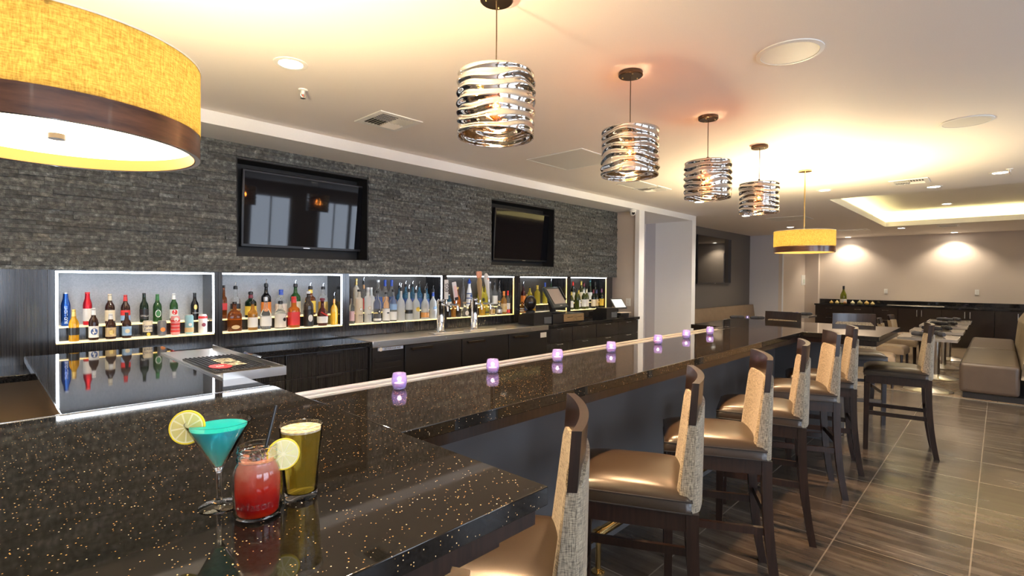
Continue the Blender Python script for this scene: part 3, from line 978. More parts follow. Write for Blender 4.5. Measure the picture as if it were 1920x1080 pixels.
def panel(x0, x1, y0, y1, label, col='offwhite'):
    t = thing('access_panel', label, 'panel', ((x0 + x1) / 2, (y0 + y1) / 2, CZ), 0, 'ceiling access panels')
    h, k = (x1 - x0) / 2, (y1 - y0) / 2
    b = MB()
    b.box(-h, h, -k, -k + .02, -.006, 0).box(-h, h, k - .02, k, -.006, 0).box(-h, -h + .02, -k + .02, k - .02, -.006, 0).box(h - .02, h, -k + .02, k - .02, -.006, 0)
    b.build('frame', M['white'], t)
    MB().box(-h + .02, h - .02, -k + .02, k - .02, -.004, 0).build('door', M[col], t)
panel(3.73, 4.36, 2.71, 3.37, 'large grey square ceiling grille behind the second silvered pendant')
panel(5.41, 5.90, 3.09, 3.41, 'small flush ceiling panel beside the alcove vent')
panel(10.2, 10.85, 2.55, 3.19, 'flush ceiling panel left of the far drum lamp rod')
panel(13.6, 14.0, 2.15, 2.7, 'flush ceiling panel near the far wall, left of the tray')

def speaker(x, y, label):
    t = thing('ceiling_speaker', label, 'speaker', (x, y, CZ), 0, 'round ceiling speakers')
    MB().lathe([(.135, 0), (.155, 0), (.155, -.005), (.135, -.008)], 40, loop=True).build('rim', M['white'], t)
    MB().lathe([(0, -.0005), (.134, -.0005), (.134, -.006), (0, -.007)], 40).build('grille', M['offwhite'], t)
speaker(2.885, .80, 'round ceiling speaker right of the second silvered pendant')
speaker(4.985, .20, 'round ceiling speaker at the right, beyond the nearer one')

def sprinkler(x, y, label):
    t = thing('sprinkler_head', label, 'sprinkler', (x, y, CZ), 0, 'fire sprinkler heads')
    MB().lathe([(0, 0), (.028, 0), (.026, -.006), (.010, -.010), (.008, -.03), (0, -.03)], 20).build('escutcheon', M['white'], t)
    b = MB().tube([(-.012, 0, -.012), (-.014, 0, -.04), (0, 0, -.052), (.014, 0, -.04), (.012, 0, -.012)], .0025, 6)
    b.build('frame_arms', M['steel'], t)
    MB().lathe([(0, -.052), (.016, -.052), (.016, -.055), (0, -.055)], 16).build('deflector', M['steel'], t)
    MB().tube([(0, 0, -.03), (0, 0, -.050)], .003, 8).build('glass_bulb', plain('red_sprinkler_bulb', (.7, .1, .05), .2), t)
sprinkler(1.422, 3.158, 'small fire sprinkler below the bright left downlight')
sprinkler(7.35, -.05, 'small fire sprinkler at the right picture edge')
cam_t = thing('security_camera', 'white dome security camera at the corner of the white alcove frame', 'camera', (6.98, 4.10, 2.575))
MB().lathe([(0, 0), (.055, 0), (.055, -.02), (.05, -.03), (0, -.03)], 28).build('base', M['white'], cam_t)
MB().ball((0, 0, -.045), .046).build('dome', M['white'], cam_t)
MB().lathe([(0, 0), (.022, 0), (.024, .012), (0, .014)], 20).build('lens', M['black'], cam_t, loc=(-.026, -.026, -.060), rot=(R(70), 0, R(-45)))

# ================================================================== WALL PLATES
def plate(name, label, cat, loc, rz, w_, h_, parts):
    t = thing(name, label, cat, loc, rz)
    MB().box(-w_ / 2, w_ / 2, -.008, 0, -h_ / 2, h_ / 2, .002).build('cover', M['white'], t)
    parts(t)
def sockets(t):
    for z in (.02, -.02): MB().box(-.012, .012, -.0105, -.0085, z - .013, z + .013, .001).build('socket', M['offwhite'], t)
plate('wall_outlet', 'white wall outlet left of centre above the far counter', 'outlet', (16.15, 2.122, 1.257), R(-90), .075, .12, sockets)
plate('wall_outlet', 'white wall outlet at the right above the far counter', 'outlet', (16.15, .388, 1.27), R(-90), .075, .12, sockets)
plate('wall_outlet', 'white wall outlet behind the tilted tablet at the counter end', 'outlet', (7.10, 4.23, 1.15), R(-90), .08, .12, sockets)
def therm(t):
    MB().box(-.04, .10, -.011, -.0085, -.09, .02).build('display', plain('pale_green_display', (.62, .70, .58), .3), t)
plate('thermostat', 'large white thermostat plate on the short wall below the far drum lamp', 'thermostat', (15.85, 3.95, 1.53), 0, .42, .28, therm)
BOTTLES = [
    (0.439, 'b', 0.232, 0.0264, 'alu', 'blue', 'none', 'silver', 'blue aluminium beer bottle with vertical white lettering', 0, 'BUD LIGHT', 0),
    (0.556, 'b', 0.231, 0.0261, 'alu', 'red', 'pale', 'red', 'red aluminium beer bottle with pale printed band', 0, '', 0),
    (0.682, 'b', 0.217, 0.0289, 'beer', 'brown', 'cream', 'cream', 'brown beer bottle with cream label and cream neck foil', 0, '', 0),
    (0.773, 'b', 0.208, 0.0283, 'beer', 'brown', 'redblue', 'red', 'brown beer bottle with red and blue label and red foil', 0, '', 0),
    (0.887, 'b', 0.22, 0.0277, 'beer', 'dkgreen', 'black', 'black', 'dark green beer bottle with black label and white lettering', 0, 'STELLA', 0),
    (0.971, 'b', 0.21, 0.0285, 'beer', 'green', 'oval', 'green', 'green beer bottle with white ringed oval label', 0, '', 0),
    (1.079, 'b', 0.215, 0.0278, 'beer', 'green', 'redwhite', 'white', 'green beer bottle with white neck foil and red label', 0, '', 0),
    (1.222, 'b', 0.217, 0.0272, 'beer', 'black', 'harp', 'black', 'black beer bottle with small gold emblem', 0, 'GUINNESS', 0),
    (0.466, 'f', 0.215, 0.0274, 'beer', 'yellow', 'blackband', 'gold', 'golden beer bottle with black label and gold neck', 0, '', 0),
    (0.57, 'f', 0.22, 0.0271, 'beer', 'brown', 'bluecrest', 'white', 'brown beer bottle with blue and white crest label', 0, '', 0),
    (0.664, 'f', 0.177, 0.0295, 'beer', 'brown', 'tan', 'white', 'brown beer bottle with tan label, below the cream one', 0, '', 0),
    (0.755, 'f', 0.181, 0.0275, 'beer', 'brown', 'skyblue', 'black', 'brown beer bottle with sky blue label', 0, '', 0),
    (0.879, 'f', 0.117, 0.0303, 'can', 'cream', 'none', 'silver', 'cream beer can with dark script lettering and yellow spot', 0, 'Corona|Extra', 0),
    (0.968, 'f', 0.112, 0.0296, 'can', 'slate', 'none', 'silver', 'slate grey can with an orange fruit on it', 0, '', 0),
    (1.053, 'f', 0.144, 0.0304, 'can', 'redprint', 'none', 'silver', 'tall white can printed in red', 0, '', 0),
    (1.145, 'f', 0.148, 0.0296, 'can', 'teal', 'none', 'silver', 'tall pale teal and green can', 0, '', 0),
    (1.238, 'f', 0.148, 0.0305, 'can', 'whitered', 'none', 'red', 'tall white can with red top and a red figure', 0, '', 0),
    (1.435, 'b', 0.276, 0.0232, 'square', 'amber', 'reddiag', 'black', 'whisky bottle with red slanted label at the left edge', 0, '', 1),
    (1.525, 'b', 0.303, 0.0356, 'square', 'clear', 'goldblack', 'black', 'square clear bottle with slanted black and gold label', 1, '', 1),
    (1.646, 'b', 0.248, 0.045, 'liquor', 'dkgreen', 'yellow', 'maroon', 'dark bottle with wide yellow label and maroon neck', 1, '', 1),
    (1.774, 'b', 0.327, 0.0401, 'liquor', 'black', 'orange', 'black', 'tall black bottle with sloping shoulders and orange label', 1, '', 1),
    (1.903, 'b', 0.236, 0.048, 'liquor', 'clear', 'pale', 'bluecap', 'clear bottle with dark blue cap', 0, '', 1),
    (2.033, 'b', 0.323, 0.0438, 'liquor', 'green', 'cream', 'black', 'tall green bottle with cream label and cream neck', 1, '', 1),
    (2.173, 'b', 0.298, 0.0441, 'square', 'amber', 'yellow', 'yellowcap', 'dark square bottle with slanted gold label and yellow neck', 1, '', 1),
    (2.298, 'b', 0.293, 0.0429, 'liquor', 'clear', 'gold', 'black', 'clear bottle with gold band at its foot', 1, '', 1),
    (1.469, 'f', 0.238, 0.0536, 'flask', 'amber', 'tanlow', 'black', 'broad flat amber bottle with small tan label', 0, '', 1),
    (1.609, 'f', 0.27, 0.0378, 'liquor', 'amberlt', 'white', 'black', 'amber bottle with big white label', 1, '', 1),
    (1.714, 'f', 0.272, 0.045, 'round', 'clear', 'white', 'silver', 'round-shouldered clear bottle with white label', 0, '', 1),
    (1.837, 'f', 0.265, 0.0464, 'liquor', 'clear', 'skull', 'black', 'clear bottle with speckled white label and black spot', 1, '', 1),
    (1.953, 'f', 0.272, 0.0478, 'square', 'orange', 'red', 'red', 'square orange bottle with big red label and red neck', 0, '', 1),
    (2.086, 'f', 0.318, 0.0425, 'liquor', 'darkclear', 'penguin', 'clearcap', 'black bottle with clear shoulders and white figure on its label', 0, '', 1),
    (2.217, 'f', 0.252, 0.0461, 'round', 'darkred', 'whitebox', 'maroon', 'squat dark bottle with red ribbon and white boxed label', 0, '', 1),
    (2.333, 'f', 0.305, 0.0332, 'flask', 'gold', 'none', 'orange', 'slim golden flask with orange shoulder', 1, '', 1),
    (2.645, 'b', 0.341, 0.0281, 'tall', 'frostwarm', 'none', 'goldcap', 'tall frosted bottle with gold neck', 0, '', 2),
    (2.728, 'b', 0.352, 0.0285, 'liquor', 'clear', 'red', 'copper', 'tall clear bottle with red label and copper neck', 1, '', 2),
    (2.813, 'b', 0.249, 0.0335, 'square', 'frost', 'white', 'white', 'white jug bottle with wide white cap', 0, '', 2),
    (2.894, 'b', 0.326, 0.0445, 'liquor', 'clear', 'navy', 'silver', 'broad clear bottle with silver cap and navy label', 0, '', 2),
    (2.977, 'b', 0.326, 0.0353, 'liquor', 'clear', 'orange2', 'bluecap', 'clear bottle with blue cap and orange label', 0, '', 2),
    (3.058, 'b', 0.326, 0.0358, 'liquor', 'clear', 'navy', 'bluecap', 'clear bottle with blue cap and navy label', 0, '', 2),
    (3.155, 'b', 0.298, 0.0335, 'liquor', 'blueglass', 'navy', 'black', 'first blue-glass bottle', 1, '', 2),
    (3.236, 'b', 0.316, 0.034, 'liquor', 'blueglass', 'navy', 'black', 'second blue-glass bottle', 1, '', 2),
    (3.327, 'b', 0.316, 0.0345, 'liquor', 'blueglass', 'navy', 'black', 'third blue-glass bottle', 1, '', 2),
    (3.416, 'b', 0.316, 0.035, 'liquor', 'blueglass', 'navy', 'black', 'fourth blue-glass bottle', 1, '', 2),
    (3.514, 'b', 0.292, 0.0355, 'liquor', 'blueglass', 'navy', 'black', 'fifth blue-glass bottle', 1, '', 2),
    (2.512, 'f', 0.261, 0.027, 'liquor', 'clear', 'pink', 'black', 'small clear bottle with pink label at the left edge', 0, '', 2),
    (2.591, 'f', 0.327, 0.0374, 'tall', 'frostwarm', 'circle', 'black', 'tall warm frosted bottle with circle mark', 0, 'FUZU', 2),
    (2.687, 'f', 0.347, 0.0355, 'tall', 'frost', 'circle', 'clearcap', 'tall white frosted bottle with circle mark', 0, 'FUZU', 2),
    (2.792, 'f', 0.314, 0.0388, 'liquor', 'greyglass', 'roundel', 'black', 'smoky clear bottle with round black mark', 0, '', 2),
    (2.894, 'f', 0.297, 0.0369, 'liquor', 'clear', 'bird', 'black', 'clear bottle with white label and black bird mark', 0, '', 2),
    (2.979, 'f', 0.323, 0.0375, 'liquor', 'clear', 'whitelow', 'black', 'clear bottle with blue and white labels', 0, '', 2),
    (3.073, 'f', 0.389, 0.0408, 'goose', 'frost', 'none', 'white', 'plain frosted bottle, leftmost of the frosted row', 1, '', 2),
    (3.173, 'f', 0.372, 0.0387, 'goose', 'frost', 'darkband', 'clearcap', 'frosted bottle with dark band', 1, '', 2),
    (3.262, 'f', 0.36, 0.0421, 'goose', 'frost', 'lemon', 'white', 'frosted bottle with lemon spot', 1, '', 2),
    (3.381, 'f', 0.354, 0.0428, 'goose', 'frost', 'peach', 'white', 'frosted bottle with peach foot', 1, '', 2),
    (3.49, 'f', 0.365, 0.0407, 'goose', 'frost', 'geese', 'bluecap', 'frosted bottle with blue neck and blue picture', 1, '', 2),
    (3.839, 'b', 0.161, 0.031, 'liquor', 'blueglass', 'white', 'white', 'blue bottle with pale label behind the first tap', 0, '', 3),
    (3.961, 'b', 0.247, 0.0409, 'round', 'orange', 'none', 'goldcap', 'orange glass decanter with round stopper', 0, '', 3),
    (4.056, 'b', 0.349, 0.0223, 'wine', 'greyglass', 'none', 'silver', 'very slim tall smoky bottle', 0, '', 3),
    (4.154, 'b', 0.347, 0.0419, 'azul', 'porcelain', 'none', 'bluecap', 'white and blue painted ceramic bottle with blue crown', 0, '', 3),
    (4.356, 'b', 0.271, 0.0464, 'square', 'lemonglass', 'spade', 'black', 'yellow bottle with black spade mark', 0, '', 3),
    (4.431, 'b', 0.351, 0.0267, 'wine', 'lemonglass', 'none', 'goldcap', 'slim tall yellow bottle', 0, '', 3),
    (4.501, 'b', 0.311, 0.0337, 'liquor', 'clear', 'none', 'silver', 'clear bottle with ball stopper', 0, '', 3),
    (4.59, 'b', 0.335, 0.0374, 'liquor', 'clear', 'white', 'silver', 'clear bottle with white label and silver pourer', 1, '', 3),
    (4.673, 'b', 0.325, 0.0309, 'liquor', 'greyglass', 'none', 'silver', 'smoky bottle with tall silver pourer', 1, '', 3),
    (3.717, 'f', 0.134, 0.027, 'liquor', 'darkclear', 'none', 'black', 'small dark bottle beside the first tap', 0, '', 3),
    (3.78, 'f', 0.144, 0.0273, 'square', 'amberlt', 'none', 'goldcap', 'small square amber bottle', 0, '', 3),
    (3.852, 'f', 0.148, 0.0306, 'square', 'darkclear', 'none', 'goldcap', 'small square smoky bottle', 0, '', 3),
    (3.953, 'f', 0.17, 0.0465, 'round', 'clear', 'roundpale', 'cork', 'squat round clear bottle with cork ball', 0, '', 3),
    (4.049, 'f', 0.187, 0.0283, 'liquor', 'darkclear', 'none', 'cork', 'small black bottle beside the round clear one', 0, '', 3),
    (4.23, 'f', 0.15, 0.0353, 'square', 'gold', 'none', 'yellowcap', 'squat square golden bottle right of the second tap', 0, '', 3),
    (4.301, 'f', 0.128, 0.0327, 'square', 'lemonglass', 'darkband', 'yellowcap', 'squat yellow bottle with dark band', 0, '', 3),
    (4.391, 'f', 0.145, 0.0393, 'square', 'clear', 'tan', 'clearcap', 'squat clear bottle with tan label', 0, '', 3),
    (4.52, 'f', 0.168, 0.0399, 'round', 'clear', 'silverlbl', 'gold', 'rounded clear bottle with silver label', 0, '', 3),
    (4.603, 'f', 0.287, 0.037, 'liquor', 'amberlt', 'tan', 'orange', 'pale amber bottle with tan label and orange cap', 0, '', 3),
    (4.673, 'f', 0.292, 0.0306, 'liquor', 'clear', 'redlow', 'redcap', 'clear bottle with white and red label and bright red cap', 0, '', 3),
    (5.131, 'b', 0.312, 0.0324, 'liquor', 'darkred', 'orange', 'black', 'dark bottle with orange shoulder', 1, '', 4),
    (5.262, 'b', 0.239, 0.0365, 'liquor', 'lemonglass', 'none', 'black', 'yellow-green bottle with black cap', 0, '', 4),
    (5.419, 'b', 0.261, 0.0408, 'liquor', 'lemonglass', 'none', 'yellowcap', 'bright yellow bottle with yellow cap', 0, '', 4),
    (5.586, 'b', 0.298, 0.0339, 'liquor', 'lemonglass', 'none', 'bluecap', 'yellow bottle with blue cap behind the till screen', 0, '', 4),
    (5.722, 'b', 0.355, 0.0305, 'liquor', 'green', 'none', 'silver', 'tall pale green bottle with silver pourer behind the till screen', 1, '', 4),
    (4.944, 'f', 0.143, 0.0279, 'liquor', 'amberlt', 'whiteband', 'black', 'small amber bottle with white bands', 0, '', 4),
    (5.031, 'f', 0.239, 0.0352, 'liquor', 'orange', 'navy', 'goldcap', 'orange bottle with gold cap', 0, '', 4),
    (5.155, 'f', 0.166, 0.0392, 'round', 'gold', 'none', 'goldcap', 'squat round golden bottle', 0, '', 4),
    (6.256, 'b', 0.314, 0.032, 'wine', 'winedark', 'cream', 'redcap', 'wine bottle with red foil and cream label', 0, '', 5),
    (6.399, 'b', 0.322, 0.0324, 'wine', 'winegreen', 'cream', 'yellowcap', 'wine bottle with yellow foil and cream label', 0, '', 5),
    (6.538, 'b', 0.298, 0.0328, 'wine', 'winedark', 'cream', 'maroon', 'wine bottle with maroon foil', 0, '', 5),
    (6.632, 'b', 0.306, 0.0331, 'wine', 'winedark', 'white', 'dkgreen', 'wine bottle with dark green foil', 0, '', 5),
    (6.701, 'b', 0.344, 0.0334, 'wine', 'winedark', 'navy', 'tealcap', 'tallest wine bottle with teal foil', 0, '', 5),
    (6.77, 'b', 0.315, 0.0337, 'wine', 'winedark', 'none', 'black', 'wine bottle with black foil and no label', 0, '', 5),
    (6.039, 'f', 0.262, 0.031, 'wine', 'winegreen', 'white', 'yellowcap', 'wine bottle with white label at the left edge', 0, '', 5),
    (6.125, 'f', 0.316, 0.0351, 'wine', 'winegreen', 'none', 'black', 'olive wine bottle without label', 0, '', 5),
    (6.216, 'f', 0.283, 0.0315, 'wine', 'winegreen', 'white', 'yellowcap', 'slim olive wine bottle with small white label', 0, '', 5),
    (6.3, 'f', 0.298, 0.0356, 'wine', 'winegreen', 'white', 'white', 'wine bottle with big white label and white foil', 0, '', 5),
    (6.419, 'f', 0.297, 0.036, 'wine', 'winegreen', 'pale', 'cream', 'wine bottle with pale label and cream foil', 0, '', 5),
    (6.55, 'f', 0.288, 0.0323, 'wine', 'winedark', 'cream', 'maroon', 'dark wine bottle with cream label, third from the right', 0, '', 5),
    (6.682, 'f', 0.286, 0.0327, 'wine', 'winedark', 'tan', 'navycap', 'dark wine bottle with tan label, second from the right', 0, '', 5),
    (6.771, 'f', 0.302, 0.033, 'wine', 'winedark', 'yellow', 'plum', 'dark wine bottle with yellow label, rightmost', 0, '', 5),
]

# ================================================================== BOTTLES
G = {}
def gm(name, col, trans, rough=.05, ior=1.35):
    G[name] = plain(name + '_bottle_glass', col, rough, trans=trans, ior=ior, spec=.6)
gm('clear', (.93, .95, .95), .92, .03, 1.22)
gm('greyglass', (.55, .57, .60), .85, .03, 1.25)
gm('darkclear', (.10, .08, .07), .5)
gm('brown', (.055, .020, .012), .25)
gm('green', (.035, .12, .03), .4)
gm('dkgreen', (.012, .03, .014), .25)
gm('black', (.010, .009, .010), 0, .08)
gm('yellow', (.85, .46, .03), .6)
gm('gold', (.85, .52, .05), .55)
gm('amber', (.32, .09, .02), .6)
gm('amberlt', (.72, .36, .07), .6)
gm('orange', (.80, .24, .03), .6)
gm('darkred', (.10, .02, .02), .4)
gm('frost', (.80, .83, .84), .45, .45)
gm('frostwarm', (.90, .83, .70), .45, .45)
gm('blueglass', (.12, .38, .62), .75)
gm('lemonglass', (.85, .74, .10), .65)
gm('porcelain', (.86, .87, .90), 0, .15)
gm('winedark', (.014, .018, .010), .15)
gm('winegreen', (.10, .12, .02), .5)
G['blue'] = plain('blue_aluminium', (.02, .10, .45), .25, metal=.7)
G['red'] = plain('red_aluminium', (.62, .015, .03), .25, metal=.6)
for nm, c in {'cream': (.80, .72, .56), 'slate': (.15, .16, .19), 'redprint': (.78, .30, .30), 'teal': (.30, .55, .62), 'whitered': (.80, .74, .74)}.items():
    G[nm] = plain(nm + '_can_paint', c, .3, metal=.1)
LC = {'cream': (.82, .74, .56), 'black': (.02, .02, .02), 'white': (.86, .86, .84), 'pale': (.80, .76, .70), 'yellow': (.85, .60, .08), 'yellowcap': (.85, .62, .10),
      'silver': (.72, .73, .75), 'gold': (.72, .50, .16), 'goldcap': (.78, .56, .20), 'copper': (.55, .30, .14), 'red': (.70, .04, .04), 'redcap': (.80, .03, .02), 'maroon': (.22, .03, .05),
      'bluecap': (.04, .10, .50), 'navycap': (.05, .06, .18), 'navy': (.06, .12, .34), 'orange': (.85, .28, .06), 'orange2': (.80, .40, .14), 'tan': (.62, .47, .26), 'cork': (.58, .38, .20),
      'clearcap': (.75, .77, .78), 'green': (.05, .22, .06), 'dkgreen': (.03, .08, .04), 'tealcap': (.10, .35, .42), 'plum': (.20, .08, .20), 'pink': (.75, .50, .52), 'skyblue': (.30, .48, .75),
      'none': (.5, .5, .5)}
LM = {}
def lm(c):
    if c not in LM:
        LM[c] = plain(c + '_label_paper', LC[c], .35, metal=.6 if c in ('silver', 'gold', 'goldcap', 'copper') else 0)
    return LM[c]

# outline of each kind: (height fraction, radius fraction); section exponent, flattening, label zone
KIND = {
    'beer':   ([(0, .88), (.01, 1), (.55, 1), (.63, .88), (.72, .52), (.80, .42), (.93, .37), (.955, .37)], 2, 1, (.10, .46)),
    'alu':    ([(0, .85), (.02, 1), (.60, 1), (.68, .90), (.80, .60), (.90, .52), (.955, .50)], 2, 1, (.12, .5)),
    'can':    ([(0, .72), (.03, .80), (.07, 1), (.90, 1), (.97, .84), (.985, .80)], 2, 1, (.1, .88)),
    'liquor': ([(0, .92), (.012, 1), (.58, 1), (.64, .92), (.70, .60), (.75, .40), (.90, .33), (.93, .36)], 2, 1, (.10, .46)),
    'square': ([(0, .86), (.012, .92), (.56, .92), (.62, .84), (.68, .44), (.90, .36), (.93, .38)], 5, .9, (.08, .50)),
    'flask':  ([(0, .90), (.02, 1), (.45, 1), (.58, .95), (.67, .70), (.73, .28), (.90, .24), (.93, .27)], 3.5, .48, (.10, .34)),
    'round':  ([(0, .80), (.03, .95), (.28, 1), (.46, .92), (.58, .62), (.66, .34), (.84, .30), (.88, .34)], 2.6, .85, (.10, .40)),
    'tall':   ([(0, .95), (.01, 1), (.70, 1), (.74, .82), (.77, .44), (.92, .38), (.94, .42)], 2, 1, (.14, .5)),
    'goose':  ([(0, .95), (.01, 1), (.50, .98), (.60, .86), (.68, .50), (.73, .32), (.90, .27), (.92, .30)], 2, 1, (.10, .36)),
    'wine':   ([(0, .95), (.01, 1), (.58, 1), (.66, .88), (.73, .50), (.78, .38), (.97, .35), (.985, .38)], 2, 1, (.12, .48)),
    'azul':   ([(0, .80), (.03, .98), (.20, 1), (.55, .72), (.72, .42), (.80, .40), (.82, .46)], 2, 1, (.1, .4)),
}
PAT = {}
def lathe_at(kind, h, r):
    prof, n, fy, zone = KIND[kind]
    return [(q * r, p * h) for p, q in prof], n, fy, zone

def ring_label(kind, h, r, a, b, mat, parent, name='label', grow=.0012):
    prof, n, fy, zone = lathe_at(kind, h, r)
    def rad(z):
        for (r0, z0), (r1, z1) in zip(prof, prof[1:]):
            if z0 <= z <= z1: return r0 + (r1 - r0) * (z - z0) / max(1e-6, z1 - z0)
        return prof[-1][0]
    zs = [a * h + (b - a) * h * k / 4 for k in range(5)]
    outer = [(rad(z) + grow, z) for z in zs]
    inner = [(rad(z) + .0003, z) for z in reversed(zs)]
    return MB().lathe(outer + inner, 24, n, fy, loop=True).build(name, mat, parent)

def disc_on(kind, h, r, zc, rad_, mat, parent, name='emblem', sq=1.0, x=0.0):
    """small disc printed on the side that faces the room"""
    prof, n, fy, zone = lathe_at(kind, h, r)
    R0 = max(q for q, _ in prof if True)
    R0 = r * (.92 if kind == 'square' else 1) * fy + .0016
    b = MB(); bm = b.bm
    seg = 18; vs = []; ctr = []
    for rr in (rad_, 0.0):
        pass
    front = []
    back = []
    for k in range(seg):
        a = 2 * pi * k / seg
        px, pz = x + rad_ * cos(a), zc + rad_ * sq * sin(a)
        ang = px / r
        yy = -R0 * cos(ang) if n == 2 else -R0
        xx = r * sin(ang) if n == 2 else px
        front.append(bm.verts.new((xx, yy - .0006, pz))); back.append(bm.verts.new((xx, yy + .0004, pz)))
    bm.faces.new(front); bm.faces.new(back[::-1])
    for k in range(seg):
        k2 = (k + 1) % seg
        bm.faces.new((front[k], back[k], back[k2], front[k2]))
    return b.build(name, mat, parent, smooth=False)

def pourer(h, r, top, parent):
    """black collar with a bent steel spout from h to top"""
    c = MB().lathe([(0, h), (r * 1.25, h), (r * 1.15, h + (top - h) * .42), (r * .6, h + (top - h) * .5), (0, h + (top - h) * .5)], 14).build('pourer', M['black'], parent)
    MB().tube([(0, 0, h + (top - h) * .5), (0, 0, h + (top - h) * .8), (.006, -.003, top)], .0035, 8).build('spout', M['chrome'], c)

